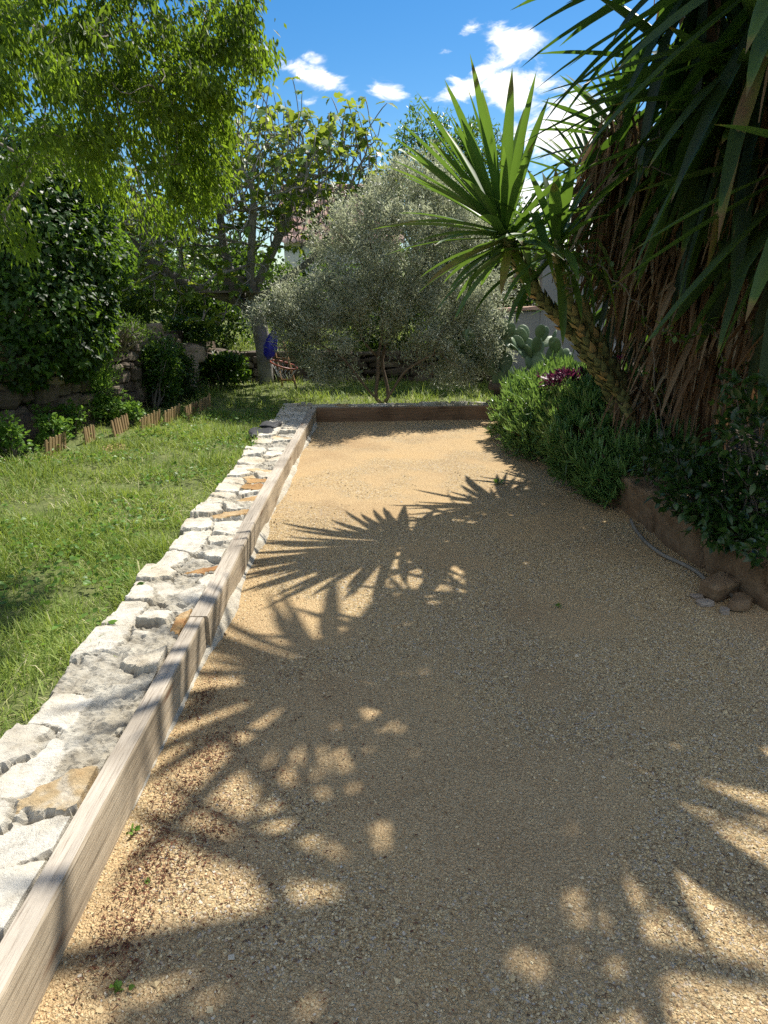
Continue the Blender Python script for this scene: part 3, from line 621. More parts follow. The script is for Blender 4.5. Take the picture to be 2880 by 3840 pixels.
def rock(name, label, c, s, seed, mat, cat='rock', rot=0, sub=(40, 26), tint=.5, grp=None, flat=.6):
    r = np.random.default_rng(seed); nu, nv = sub; U, V = np.meshgrid(np.linspace(0, 2 * pi, nu, endpoint=False), np.linspace(-pi / 2, pi / 2, nv), indexing='ij')
    f = lambda k: np.sign(k) * np.abs(k) ** flat
    v = np.stack([f(np.cos(V)) * f(np.cos(U)), f(np.cos(V)) * f(np.sin(U)), f(np.sin(V))], -1).transpose(1, 0, 2)
    off = r.uniform(0, 50, 3); v = v * (1 + .30 * fbm(v * 1.3 + off, seed, 2)[..., None] + .07 * fbm(v * 5 + off, seed + 1, 3)[..., None])
    v = v * .5 * np.asarray(s) @ rotz(rot).T; mbx = MB(); mbx.add(v.reshape(-1, 3), grid_faces(nv, nu, True), None, tint)
    o = mbx.build(name, MAT[mat], smooth=nu > 30); o.location = c; return tag(o, label, cat, grp)
rock('boulder', 'large rounded brown boulder at the foot of the left wall below the ivy', G(108, 920, .12) + A(-.06, .1, .2), (.62, .5, .5), 1, 'boulder', rot=1.1, flat=.75)
rock('boulder', 'dark boulder at the left edge of the photo below the ivy', G(20, 965, .12) + A(-.1, .1, .12), (.75, .5, .46), 2, 'boulder', rot=1.0, flat=.75)
rock('boulder', 'low flat boulder between the big boulder and the leafy euphorbia', G(165, 915, .12) + A(-.08, .1, .08), (.42, .36, .3), 3, 'boulder', rot=1.2, flat=.75)
rock('boulder', 'pale tilted rock slab leaning on the wall end near the fig trunk', P(405, 800, 10.9), (.35, .3, .42), 4, 'rock', rot=.4)
rock('boulder', 'upper grey rock at the wall end left of the fig trunk', P(412, 765, 11.1), (.4, .35, .3), 5, 'rock', rot=.8)
for px, py, Y, sz, lab, sd in [(395, 825, 10.6, (.36, .3, .24), 'angular rock lying lowest at the wall end beside the last picket panel', 7)]:
    rock('boulder', lab, P(px, py, Y), sz, sd, 'rock', rot=.3)

# ------------------------------------------------------------------ right kerb, hose, loose rocks
mb = MB(); kp = np.array([[1.78, 9.5], [1.80, 7.5], [1.84, 6.2], [1.86, 5.15], [1.93, 4.3], [2.04, 3.36]]); n = 420
cum = np.concatenate([[0], np.cumsum(np.linalg.norm(np.diff(kp, axis=0), axis=1))]); tt = np.linspace(0, cum[-1], n); kx = np.interp(tt, cum, kp[:, 0]); ky = np.interp(tt, cum, kp[:, 1])
sec = np.concatenate([np.stack([np.zeros(10), np.linspace(-.06, .235, 10)], -1), [[.012, .25]], np.stack([np.linspace(.03, .34, 9), np.full(9, .255)], -1), [[.35, .24]], np.stack([np.full(4, .355), np.linspace(.2, -.06, 4)], -1)])
v = np.zeros((n, len(sec), 3)); v[..., 0] = kx[:, None] + sec[None, :, 0] + .06 * (.2 - sec[None, :, 1]) * (sec[None, :, 0] < .02); v[..., 1] = ky[:, None]; v[..., 2] = sec[None, :, 1] * 1.02
nz = fbm(v * A(5, 5, 8), 81, 5); n2_ = fbm(v * A(1.6, 1.6, 2), 83, 3); blk = np.abs(((ky[:, None] + .12 * fbm(np.stack([v[..., 2] * 4, v[..., 1] * .5, v[..., 1] * 0], -1), 85)) / .62 % 1) - .5); v[..., 0] += .030 * nz + .035 * n2_ + .05 * np.clip(1 - blk / .03, 0, 1); v[..., 2] += (.014 * nz + .02 * n2_) * (sec[None, :, 1] > .1)
v[-1, :, 1] -= .0; m = len(sec); ends = v[-1].mean(0)[None]
k = n * m; j = np.arange(m)
mb.add(np.concatenate([v.reshape(-1, 3), ends]), grid_faces(n, m, True), np.stack([np.full(m, k), (n - 1) * m + j, (n - 1) * m + (j + 1) % m], -1), np.concatenate([(.5 + .6 * nz).ravel(), [.4]]))
tag(mb.build('kerb_wall', MAT['kerb'], smooth=False), 'rough brown sandstone kerb holding the planting bed on the right of the court', 'kerb')
mb = MB(); r = np.random.default_rng(8); v = np.zeros((60, 14, 3))
xx = np.linspace(2.06, 4.2, 60); hh = np.linspace(-.06, .24, 14); v[..., 0] = xx[:, None]; v[..., 2] = hh[None]; v[..., 1] = 3.36; v[..., 1] += .02 * fbm(v * 6, 88) ; 
v2 = np.stack([np.broadcast_to(xx, (60,)), np.full(60, 3.36 + .3), np.full(60, .25)], -1)[:, None]; v = np.concatenate([v, v2], 1)
mb.add(v.reshape(-1, 3), grid_faces(60, 15), None, .75); tag(mb.build('kerb_return', MAT['kerb']), 'orange brown end face of the sandstone bed edge at the right margin of the photo', 'kerb')
hp = [G(1362, 1128), G(1372, 1150), G(1395, 1178), G(1430, 1205), G(1470, 1222), G(1505, 1240), G(1530, 1266), G(1560, 1284), G(1600, 1302)]
hp = np.array(hp); hp[:, 2] = .018; s_ = np.linspace(0, len(hp) - 1, 60); hpf = np.stack([np.interp(s_, range(len(hp)), hp[:, k]) for k in range(3)], -1)
for _ in range(6): hpf[1:-1] = (hpf[:-2] + hpf[2:] + 2 * hpf[1:-1]) / 4
mb = MB(); tube(mb, hpf, .0125, 8); tag(mb.build('garden_hose', MAT['hose']), 'thin grey garden hose lying along the foot of the sandstone kerb', 'hose')
rock('rubble_stone', 'broken wedge of pale brown rubble under the near end of the sandstone kerb', G(1556, 1268, .05) + A(0, 0, .0), (.24, .13, .10), 21, 'kerb', 'stone', .6, (13, 8), .7, flat=.4)
rock('rubble_stone', 'flat tongue of stone lying on gravel at the kerb end beside the hose', G(1600, 1300, .03), (.19, .10, .05), 22, 'kerb', 'stone', .9, (12, 7), .6, flat=.4)
rock('rubble_stone', 'pale flat flake of stone on the gravel in front of the hose', G(1522, 1302, .012), (.085, .07, .03), 23, 'rock', 'stone', .3, (20, 12), .7)
rock('rubble_stone', 'small grey chip on the gravel just behind the pale stone flake', G(1505, 1288, .01), (.07, .05, .025), 24, 'rock', 'stone', .1, (20, 12), .4)
rock('rubble_stone', 'small rounded stone on the gravel nearest the right margin', G(1565, 1320, .012), (.06, .05, .03), 25, 'rock', 'stone', 1.1, (20, 12), .5)
rock('slate_slab', 'dark slate coloured slab lying on the lawn edge of the rubble wall', G(565, 938, .13), (.26, .42, .10), 31, 'blackstone', 'slab', .1, (24, 16), .5, flat=.35)
rock('slate_slab', 'smaller black slab on the rubble wall behind the larger dark slab', G(583, 922, .16), (.2, .3, .09), 32, 'blackstone', 'slab', -.1, (24, 16), .3, flat=.35)

# ------------------------------------------------------------------ picket panels along the flower border
def panel(p0, p1, label, n, seed, lean=0.0, tint=.5):
    p0, p1 = np.asarray(p0), np.asarray(p1); c = (p0 + p1) / 2; dv = p1 - p0; L = np.linalg.norm(dv[:2]); a = math.atan2(dv[1], dv[0]); r = np.random.default_rng(seed)
    c = A(c[0], c[1], float(lawnz(A(c[0]), A(c[1]))[0])); t = thing('picket_panel', label, 'fence', c, 'low wooden picket panels along the border')
    Rm = rotz(a) @ rotx(lean)
    for k in range(n):
        x = -L / 2 + (k + .5) * L / n; w = L / n * .62; h = .175 + r.uniform(-.014, .014); mbx = MB()
        v = np.array([[x - w / 2, -.006, -.05], [x + w / 2, -.006, -.05], [x + w / 2, -.006, h * .88], [x + w * .25, -.006, h], [x - w * .25, -.006, h], [x - w / 2, -.006, h * .88]])
        v = np.concatenate([v, v + A(0, .012, 0)]); q = [[0, 1, 2, 5], [5, 2, 3, 4], [7, 6, 11, 8], [8, 11, 10, 9]] + [[(i + 1) % 6, i, i + 6, (i + 1) % 6 + 6] for i in range(6)]
        mbx.add(v @ (Rm @ rotx(r.normal() * .03) @ roty(r.normal() * .03)).T + c, q, None, np.clip(tint + r.normal() * .18, 0, 1)); mbx.build('picket', MAT['fence'], t, smooth=False)
    for h in (.055, .125):
        mbx = MB(); box(mbx, c + Rm @ A(0, .014, h), (L * .98, .012, .022), Rm, tint, .002); mbx.build('rail', MAT['fence'], t, smooth=False)
for k, (x0, y0, x1, y1, lab, n, le, ti) in enumerate([
        (97, 985, 143, 962, 'nearest standing picket panel, beside the big boulder', 7, .1, .5), (183, 955, 206, 945, 'short narrow picket panel, second from the left', 5, 0, .62),
        (246, 937, 280, 920, 'greyish picket panel standing below the bare stretch of wall', 7, -.08, .25), (304, 926, 346, 908, 'orange picket panel, just right of the greyish one', 8, .05, .75),
        (354, 912, 388, 895, 'orange picket panel in the middle of the farther row', 7, .1, .8), (402, 898, 429, 885, 'dull picket panel, last but one before the fig trunk', 7, -.05, .4),
        (431, 890, 455, 872, 'farthest picket panel, closest to the fig trunk', 7, .05, .45)]):
    panel(G(x0, y0, .14), G(x1, y1, .14), lab, n, 60 + k, le, ti)
panel(G(238, 976, .1), G(282, 963, .1) , 'pale picket panel that has fallen flat onto the grass', 7, 70, -1.42, .85)

# ================================================================== VEGETATION TOOLS
def colonize(att, nodes, par, step=.12, infl=1.2, kill=.2, iters=120, trop=(0, 0, 0), jitter=.15, seed=0):
    r = np.random.default_rng(seed); att = np.asarray(att, float); nodes = [np.asarray(p, float) for p in nodes]; par = list(par); trop = np.asarray(trop, float)
    N_ = np.array(nodes); d2 = ((att[:, None] - N_[None]) ** 2).sum(-1); near = d2.argmin(1); dist = np.sqrt(d2.min(1)); alive = np.ones(len(att), bool); stall = np.zeros(len(att), int)
    for it in range(iters):
        act = alive & (dist < infl)
        if not act.any(): break
        idx = np.unique(near[act]); new = []
        for i in idx:
            a = att[act & (near == i)]; d = unit(a - nodes[i]).sum(0) + r.normal(size=3) * jitter + trop; nrm = np.linalg.norm(d)
            if nrm < 1e-6: continue
            new.append((nodes[i] + d / nrm * step, i))
        if not new: break
        b = len(nodes)
        for p, i in new: nodes.append(p); par.append(i)
        nn = np.array([p for p, _ in new]); d2 = ((att[:, None] - nn[None]) ** 2).sum(-1); m = d2.argmin(1); dm = np.sqrt(d2.min(1))
        up = dm < dist; stall = np.where(up | ~act, 0, stall + 1); alive &= stall < 5; near[up] = b + m[up]; dist[up] = dm[up]; alive &= dist > kill
    return np.array(nodes), np.array(par)
def radii(par, r0, ex=2.3, cap=None):
    n = len(par); acc = np.zeros(n); ch = np.zeros(n, int)
    for i in range(n - 1, -1, -1):
        if acc[i] == 0: acc[i] = r0 ** ex
        if par[i] >= 0: acc[par[i]] += acc[i]; ch[par[i]] += 1
    rr = acc ** (1 / ex); return (np.minimum(rr, cap) if cap else rr), ch
def limbs(mb, nodes, par, rad, sides=5, seed=0, thick=.02, taper_tip=.5):
    n = len(par); kids = [[] for _ in range(n)]
    for i, p in enumerate(par):
        if p >= 0: kids[p].append(i)
    r = np.random.default_rng(seed); stack = [(0, None)]
    while stack:
        i, p = stack.pop(); ch = [p, i] if p is not None else [i]
        while kids[i]:
            ks = sorted(kids[i], key=lambda k: -rad[k])
            for k in ks[1:]: stack.append((k, i))
            i = ks[0]; ch.append(i)
        if len(ch) < 2: continue
        rr = rad[ch].copy()
        if p is not None: rr[0] = min(rr[0], rr[1] * 1.05)
        rr[-1] *= taper_tip; pts = nodes[ch].copy()
        if len(pts) > 3: pts[1:-1] = .25 * pts[:-2] + .5 * pts[1:-1] + .25 * pts[2:]
        tube(mb, pts, rr, 9 if rr[0] > .05 else (sides if rr[0] > thick else 4), r.random(), True, .12 if rr[0] > .04 else 0, seed)
def blob(c, rad, n, r, shell=.25):
    d = unit(r.normal(size=(n, 3))); q = (shell + (1 - shell) * r.random(n)) ** (1 / 2.2)
    q = q * (1 + .28 * fbm(d * 2.0 + np.asarray(c), 7, 2)); return np.asarray(c) + d * q[:, None] * np.asarray(rad)
def poly(pts, k=8):
    """dense polyline -> nodes + parents (a trunk to start from)"""
    pts = np.asarray(pts, float); s = np.linspace(0, len(pts) - 1, k); return [A(*[np.interp(t, range(len(pts)), pts[:, j]) for j in range(3)]) for t in s]

def shrub(name, label, cat, c, rad, n, mat, tpl, L, Wd, seed, parts=('foliage', 'stem'), droop=0.0, base=None, grp=None, clump=True, stems=7, upright=.3, tmean=.5, sparse=.0, stem_mat='bark'):
    """leafy bush: stems from the base, leaf clumps through its volume"""
    r = np.random.default_rng(seed); c = np.asarray(c, float); rad = np.asarray(rad, float)
    base = A(c[0], c[1], c[2] - rad[2]) if base is None else np.asarray(base, float)
    t = thing(name, label, cat, base, grp)
    nc = max(12, n // 26) if clump else n
    d = unit(r.normal(size=(nc, 3))); q = (.22 + .78 * r.random(nc)) ** (1 / 2.0) * (.85 + .95 * fbm(d * 1.7 + c, seed, 3)); cc = c + d * q[:, None] * rad
    if clump:
        k = r.integers(0, nc, n); sp = min(rad) * .16 + .02; p = cc[k] + r.normal(size=(n, 3)) * sp * A(1, 1, .8); dirs = d[k] * .6 + r.normal(size=(n, 3)) * .75 + A(0, 0, upright - droop)
        tn = np.clip(tmean + (r.random(nc) - .5)[k] * .5 + r.normal(size=n) * .16, 0, 1)
    else: p = cc; dirs = d * .6 + r.normal(size=(n, 3)) * .7 + A(0, 0, upright - droop); tn = np.clip(tmean + r.normal(size=n) * .22, 0, 1)
    if sparse: kk = fbm(p * (1.6 / max(rad)), seed + 3, 2) > -1 + sparse; p, dirs, tn = p[kk], dirs[kk], tn[kk]
    m = len(p); mbx = MB(); leaves(mbx, tpl, p, dirs, L * r.uniform(.6, 1.25, m), Wd * r.uniform(.7, 1.2, m), tint=tn); mbx.build(parts[0], MAT[mat], t)
    mbx = MB()
    for i in range(stems):
        e = cc[r.integers(0, nc)]; mid = (base + e) / 2 + r.normal(size=3) * rad * .12
        b = base + A(r.normal() * rad[0] * .06, r.normal() * rad[1] * .06, -.05); pts = poly([b, b * .5 + mid * .5 + r.normal(size=3) * .02, mid, e], 7)
        tube(mbx, pts, np.linspace(.014, .004, 7) * (1 + max(rad)), 5, r.random())
    mbx.build(parts[1], MAT[stem_mat], t); return t

# ------------------------------------------------------------------ tree overhanging from the left
def hackberry():
    r = np.random.default_rng(21); t = thing('hackberry_tree', 'tree overhanging from the top left corner with fine drooping yellow green leaves', 'tree', (-4.3, 4.6, .95))
    att = []
    spec = [(500, 75, 4.5, .26, .22), (440, 30, 4.4, .4, 110), (530, 105, 4.6, .18, 40), (380, 100, 4.4, .45, 130), (300, 40, 4.2, .5, 120), (290, 160, 4.3, .5, 150), (200, 90, 4.0, .5, 120), (200, 230, 4.2, .45, 110), (110, 60, 3.8, .5, 90), (100, 190, 3.8, .4, 80),
            (320, 270, 4.6, .38, 100), (400, 300, 4.8, .30, 90), (450, 330, 4.9, .22, 70), (420, 250, 4.8, .25, 45), (340, 370, 4.9, .32, 90), (420, 400, 5.0, .24, 60), (300, 420, 5.0, .22, 45), (390, 450, 5.1, .16, 26), (250, 330, 4.7, .3, 60), (60, 215, 3.8, .3, 40), (40, 130, 3.5, .3, 36),
            (470, 220, 4.9, .16, 16), (20, 430, 3.9, .2, 26), (30, 500, 3.9, .18, 20), (10, 440, 4.0, .2, 18), (300, 455, 5.0, .16, 26), (345, 455, 5.0, .16, 24), (440, 430, 5.0, .16, 24), (465, 375, 4.9, .14, 20), (210, 350, 4.8, .22, 26)]
    spec[0] = (500, 75, 4.5, .26, 60)
    for x, y, Y, rr, n in spec: att.append(blob(P(x, y, Y * .9), (rr * .92, rr * 1.1, rr * .88), int(n * 1.1), r))
    att = np.concatenate(att)
    tr = poly([(-4.3, 4.6, .9), (-4.25, 4.6, 2.0), (-3.9, 4.5, 2.9), (-3.3, 4.3, 3.25)], 12); limb = poly([tr[-1], P(20, 15, 4.2), P(110, 75, 4.3), P(200, 110, 4.35), P(300, 90, 4.4)], 16)
    low = poly([tr[7], A(-3.2, 4.6, 2.5), P(-20, 300, 4.3)], 10)
    nodes = tr + limb[1:] + low[1:]; par = [-1] + list(range(11)) + [11] + list(range(12, 12 + 14)) + [7] + list(range(27, 27 + 8))
    nodes, par = colonize(att, nodes, par[:len(nodes)], .075, .9, .10, 140, (0, 0, .05), .3, 3)
    rad, ch = radii(par, .0022, 2.25, .13); mb = MB(); limbs(mb, nodes, par, rad, 5, 1, .01); mb.build('trunk', MAT['bark'], t)
    tips = np.where((rad < .0075))[0]; tips = tips[tips > 40]; k = r.choice(tips, 52000); k = k[(fbm(nodes[k] * 3.0, 77, 3) + .16 * r.normal(size=len(k))) > .085]; d0 = unit(nodes[k] - nodes[par[k]]); n = len(k)
    pos = nodes[k] + r.normal(size=(n, 3)) * .035 - d0 * r.random((n, 1)) * .06
    d = r.normal(size=(n, 3)) * .38 + d0 * .35 + A(.12, 0, -1.0); tn = np.clip(.5 + .35 * fbm(pos * 1.6, 5, 2) + r.normal(size=n) * .17, 0, 1)
    mb = MB(); leaves(mb, LANCE, pos, d, r.uniform(.026, .055, n), r.uniform(.009, .017, n), up=unit(r.normal(size=(n, 3)) * .8 + A(.3, -1, .2)), tint=tn); mb.build('foliage', MAT['hack'], t)
hackberry()

# ------------------------------------------------------------------ fig tree
def fig():
    r = np.random.default_rng(31); t = thing('fig_tree', 'spreading fig tree with grey limbs and large sparse leaves carrying the platform', 'tree', (-1.88, 12.1, .14))
    att = []
    for x, y, Y, rx, ry, rz, n in [(520, 420, 11.8, 1.9, 1.5, .95, 420), (640, 370, 11.8, 1.2, 1.2, .55, 190), (490, 370, 11.8, .9, 1.0, .5, 90), (650, 300, 11.7, .35, .6, .3, 34), (480, 320, 11.8, .5, .6, .3, 30), (780, 400, 11.7, .5, .7, .4, 60), (420, 400, 11.6, .7, .8, .5, 90), (300, 480, 11.2, .9, .8, .4, 90), (250, 600, 11.0, .5, .6, .4, 50), (740, 330, 11.7, .5, .6, .4, 50), (560, 310, 11.7, .6, .6, .25, 34), (770, 320, 11.7, .4, .5, .3, 30), (560, 360, 11.6, 1.5, 1.2, .5, 120),
                            (360, 520, 11.4, 1.1, 1.1, .55, 190), (290, 560, 11.2, .8, .9, .45, 120), (430, 600, 11.2, 1.2, .8, .35, 110), (330, 640, 11.0, .8, .7, .22, 60), (470, 690, 11.0, .8, .5, .12, 26), (700, 460, 11.6, .8, .9, .6, 150), (640, 470, 11.4, .7, .8, .5, 100), (480, 480, 11.2, 1.3, .9, .6, 150)]:
        att.append(blob(P(x, y, Y), (rx, ry, rz), int(n * 2.1), r, .1))
    att = np.concatenate(att); att = att[att[:, 2] > 1.0]
    b = A(-1.88, 12.1, .05); fk = P(540, 660, 12.0)
    tr = poly([b, (-1.9, 12.08, .7), (-1.93, 12.0, 1.15), fk], 9); nodes = list(tr); par = [-1] + list(range(8))
    def limb(start, pts, k):
        st = nodes[start]; q = poly([st] + [np.asarray(p) for p in pts], k)[1:]; p0 = len(nodes)
        nodes.extend(q); par.extend([start] + list(range(p0, p0 + len(q) - 1)))
    limb(8, [P(480, 640, 11.8), P(400, 615, 11.6), P(320, 560, 11.4)], 9); limb(8, [P(500, 600, 12.1), P(480, 520, 12.1), P(470, 430, 12)], 9); limb(8, [P(590, 620, 11.9), P(680, 560, 11.8), P(725, 490, 11.7)], 9)
    limb(8, [P(565, 590, 11.8), P(610, 500, 11.7), P(640, 400, 11.6)], 9); limb(8, [P(540, 600, 11.6), P(545, 500, 11.4), P(550, 420, 11.3)], 8)
    nodes, par = colonize(att, nodes, par, .11, 1.5, .125, 130, (0, 0, .3), .22, 5)
    # upright leafy shoots at the top of the crown
    nodes = list(nodes); par = list(par); zz = np.array(nodes)[:, 2]; kids = np.bincount([p for p in par if p >= 0], minlength=len(nodes))
    for i in np.where((kids == 0) & (zz > 2.3))[0]:
        d = A(r.normal() * .16, r.normal() * .16, 1); p = nodes[i]; last = i
        for s in range(r.integers(1, 5) if r.random() < .8 else 6):
            d = d + r.normal(size=3) * .12; p = p + unit(d) * .10; nodes.append(p); par.append(last); last = len(nodes) - 1
    nodes, par = np.array(nodes), np.array(par)
    rad, ch = radii(par, .0072, 2.35, .16); mb = MB(); limbs(mb, nodes, par, rad, 6, 2, .02, .7); mb.build('trunk', MAT['fig_bark'], t)
    tip = np.where((ch == 0))[0]; tip = tip[tip > 45]; k = np.concatenate([np.repeat(tip, 3), r.choice(np.where((rad < .011) & (ch > 0))[0], 350)]); n = len(k)
    az = r.random(n) * 2 * pi; d = np.stack([np.cos(az), np.sin(az), r.uniform(-1.0, .35, n)], -1); pos = nodes[k] + unit(d * A(1, 1, .2)) * r.uniform(.02, .06, n)[:, None]
    mb = MB(); leaves(mb, FIG, pos, d, r.uniform(.09, .19, n), r.uniform(.08, .155, n), up=unit(r.normal(size=(n, 3)) * .35 + A(0, 0, 1)), tint=np.clip(r.normal(.5, .25, n), 0, 1)); mb.build('foliage', MAT['fig'], t)
fig()
t = thing('tree_platform', 'grey plank platform with upright boards wedged in the fig tree', 'platform', P(500, 635, 11.75))
for i, (x0, x1, y, Y) in enumerate([(425, 560, 629, 11.5), (430, 562, 632, 11.7), (436, 566, 635, 11.9)]):
    a, b = P(x0, y, Y), P(x1, y + 2, Y); b[2] = a[2] = 1.62 + .004 * i; c = (a + b) / 2; mb = MB(); box(mb, c, (np.linalg.norm(b - a), .19, .03), rotz(math.atan2(b[1] - a[1], b[0] - a[0])), .5, .004); mb.build('plank', MAT['oldwood'], t, smooth=False)
for x, y0, y1 in [(492, 604, 628), (505, 592, 628), (520, 600, 630), (545, 612, 640)]:
    a, b = P(x, y1, 11.62), P(x, y0, 11.62); mb = MB(); box(mb, (a + b) / 2 + A(0, 0, .01), (.11, .025, abs(b[2] - a[2]) + .04), rotz(.1) @ roty(.08), .6, .003); mb.build('board', MAT['oldwood'], t, smooth=False)
a, b = P(480, 598, 11.68), P(560, 606, 11.68); mb = MB(); box(mb, (a + b) / 2, (np.linalg.norm(b - a), .03, .06), roty(.06), .3, .004); mb.build('rail', MAT['oldwood'], t, smooth=False)
# ladder, hoop and blue sack at the fig trunk
t = thing('wooden_ladder', 'short brown wooden ladder leaning beside the fig trunk', 'ladder', G(640, 835, .15))
l0, l1 = P(641, 836, 11.55), P(611, 735, 11.9); r0, r1 = P(612, 836, 11.75), P(588, 735, 12.05)
for a, b in ((l0, l1), (r0, r1)):
    mb = MB(); tube(mb, poly([a + A(0, 0, -.05), b], 5), .022, 6, .5); mb.build('side_rail', MAT['ladder'], t)
for f in (.15, .38, .61, .84):
    mb = MB(); tube(mb, [l0 + (l1 - l0) * f, r0 + (r1 - r0) * f], .016, 6, .7); mb.build('rung', MAT['ladder'], t)
c = P(613, 788, 11.6); t = thing('ring_hoop', 'reddish hoop with a white net tied beside the fig trunk', 'hoop', c)
an = np.linspace(0, 2 * pi, 29); Rm = roty(.28) @ rotx(.1); ringp = np.stack([np.cos(an) * .22, np.sin(an) * .2, an * 0], -1) @ Rm.T + c; mb = MB(); tube(mb, ringp, .015, 6, .5, False); mb.build('rim', MAT['red'], t)
mb = MB()
for k in range(14):
    a1 = ringp[k * 2]; tube(mb, poly([a1, c + (a1 - c) * .7 + A(0, 0, -.10), c + (ringp[(k * 2 + 3) % 28] - c) * .5 + A(0, 0, -.2)], 4), .004, 4, .5)
mb.build('net', MAT['netting'], t)
c = P(585, 745, 11.72); mb = MB(); U, V = np.meshgrid(np.linspace(0, 2 * pi, 28, endpoint=False), np.linspace(0, 1, 18), indexing='ij')
rr = np.interp(V, [0, .12, .3, .6, .85, 1], [.02, .04, .075, .11, .09, .0]); v = np.stack([np.cos(U) * rr, np.sin(U) * rr * .7, .26 - V * .5], -1).transpose(1, 0, 2); v = v + .03 * fbm(v * 7, 9, 3)[..., None]
mb.add((v @ roty(.2).T + c).reshape(-1, 3), grid_faces(18, 28, True)); tag(mb.build('plastic_sack', MAT['blue']), 'crumpled bright blue plastic sack hanging on the fig trunk', 'sack')

# ------------------------------------------------------------------ olive tree
def olive():
    r = np.random.default_rng(41); t = thing('olive_tree', 'silver grey olive tree with several bare stems behind the crosswise beam', 'tree', (.08, 9.78, .12))
    att = []; spec = [(830, 560, 9.9, .95, .75, .75, 300), (880, 440, 10.0, .55, .6, .5, 130), (900, 390, 10.1, .3, .4, .35, 40), (1000, 480, 10.2, .5, .5, .45, 90), (700, 650, 9.7, .65, .6, .35, 130), (620, 680, 9.6, .38, .4, .2, 50), (580, 690, 9.6, .15, .25, .1, 14), (980, 640, 9.8, .75, .65, .5, 170), (1050, 690, 9.7, .35, .5, .3, 60), (1040, 760, 9.6, .35, .4, .3, 50), (960, 420, 10.2, .45, .4, .4, 60), (650, 720, 9.6, .4, .4, .2, 40),
            (720, 735, 9.5, .5, .5, .2, 70), (930, 735, 9.6, .5, .5, .2, 60), (715, 800, 9.6, .32, .4, .2, 40), (660, 760, 9.7, .3, .4, .2, 34), (980, 815, 9.7, .35, .4, .16, 34), (560, 670, 9.6, .2, .3, .12, 16), (1010, 770, 9.6, .42, .5, .28, 60), (800, 660, 9.5, .6, .5, .4, 100), (770, 500, 9.9, .4, .5, .35, 60)]
    for x, y, Y, a, b, c, n in spec: att.append(blob(P(x, y, Y), (a, b, c), n, r, .15))
    att = np.concatenate(att)
    nodes, par = [A(.08, 9.78, .05), A(.08, 9.78, .14)], [-1, 0]
    def limb(start, pts, k):
        st = nodes[start]; q = poly([st] + [np.asarray(p) for p in pts], k)[1:]; p0 = len(nodes); nodes.extend(q); par.extend([start] + list(range(p0, p0 + len(q) - 1))); return len(nodes) - 1
    e = limb(1, [P(808, 862, 9.75), P(818, 810, 9.7), P(815, 770, 9.75)], 8); limb(e, [P(785, 740, 9.7), P(770, 700, 9.7)], 6); limb(e, [P(828, 720, 9.9), P(822, 670, 9.95), P(835, 620, 10)], 8)
    e = limb(1, [P(842, 862, 9.8), P(832, 815, 9.85), P(822, 780, 9.9)], 7); limb(1, [P(846, 850, 9.75), P(868, 805, 9.6), P(890, 790, 9.5), P(925, 770, 9.5)], 8); limb(1, [P(800, 850, 9.7), P(770, 810, 9.5), P(740, 770, 9.4)], 8); limb(e, [P(850, 690, 10.1), P(900, 600, 10.2)], 8)
    nodes, par = colonize(att, nodes, par, .085, 1.0, .11, 110, (0, 0, .1), .3, 6)
    nodes, par = list(nodes), list(par); kids = np.bincount([p for p in par if p >= 0], minlength=len(nodes)); cen = P(850, 640, 9.9)
    for i in np.where(kids == 0)[0]:
        if r.random() > .55: continue
        d = unit(unit(nodes[i] - cen) * .9 + r.normal(size=3) * .35 + A(0, 0, .35)); p, last = nodes[i], i
        for _ in range(r.integers(1, 4)): d = unit(d + r.normal(size=3) * .12); p = p + d * .07; nodes.append(p); par.append(last); last = len(nodes) - 1
    nodes, par = np.array(nodes), np.array(par)
    rad, ch = radii(par, .0026, 2.15, .06); mb = MB(); limbs(mb, nodes, par, rad, 6, 2, .015, .6); mb.build('trunk', MAT['olive_bark'], t)
    tw = np.where(rad < .009)[0]; tw = tw[tw > 12]; k = r.choice(tw, 95000); k = k[(fbm(nodes[k] * 3.2, 79, 3) + .25 * r.normal(size=len(k))) > -.32]; n = len(k); d0 = unit(nodes[k] - nodes[par[k]]); pos = nodes[k] + r.normal(size=(n, 3)) * .065
    d = d0 * .5 + r.normal(size=(n, 3)) * .75 + A(0, 0, .25); mb = MB()
    leaves(mb, LANCE, pos, d, r.uniform(.042, .082, n), r.uniform(.011, .018, n), tint=np.clip(r.normal(.45, .22, n) + .2 * fbm(pos * 2, 3, 2), 0, 1)); mb.build('foliage', MAT['olive'], t)
olive()

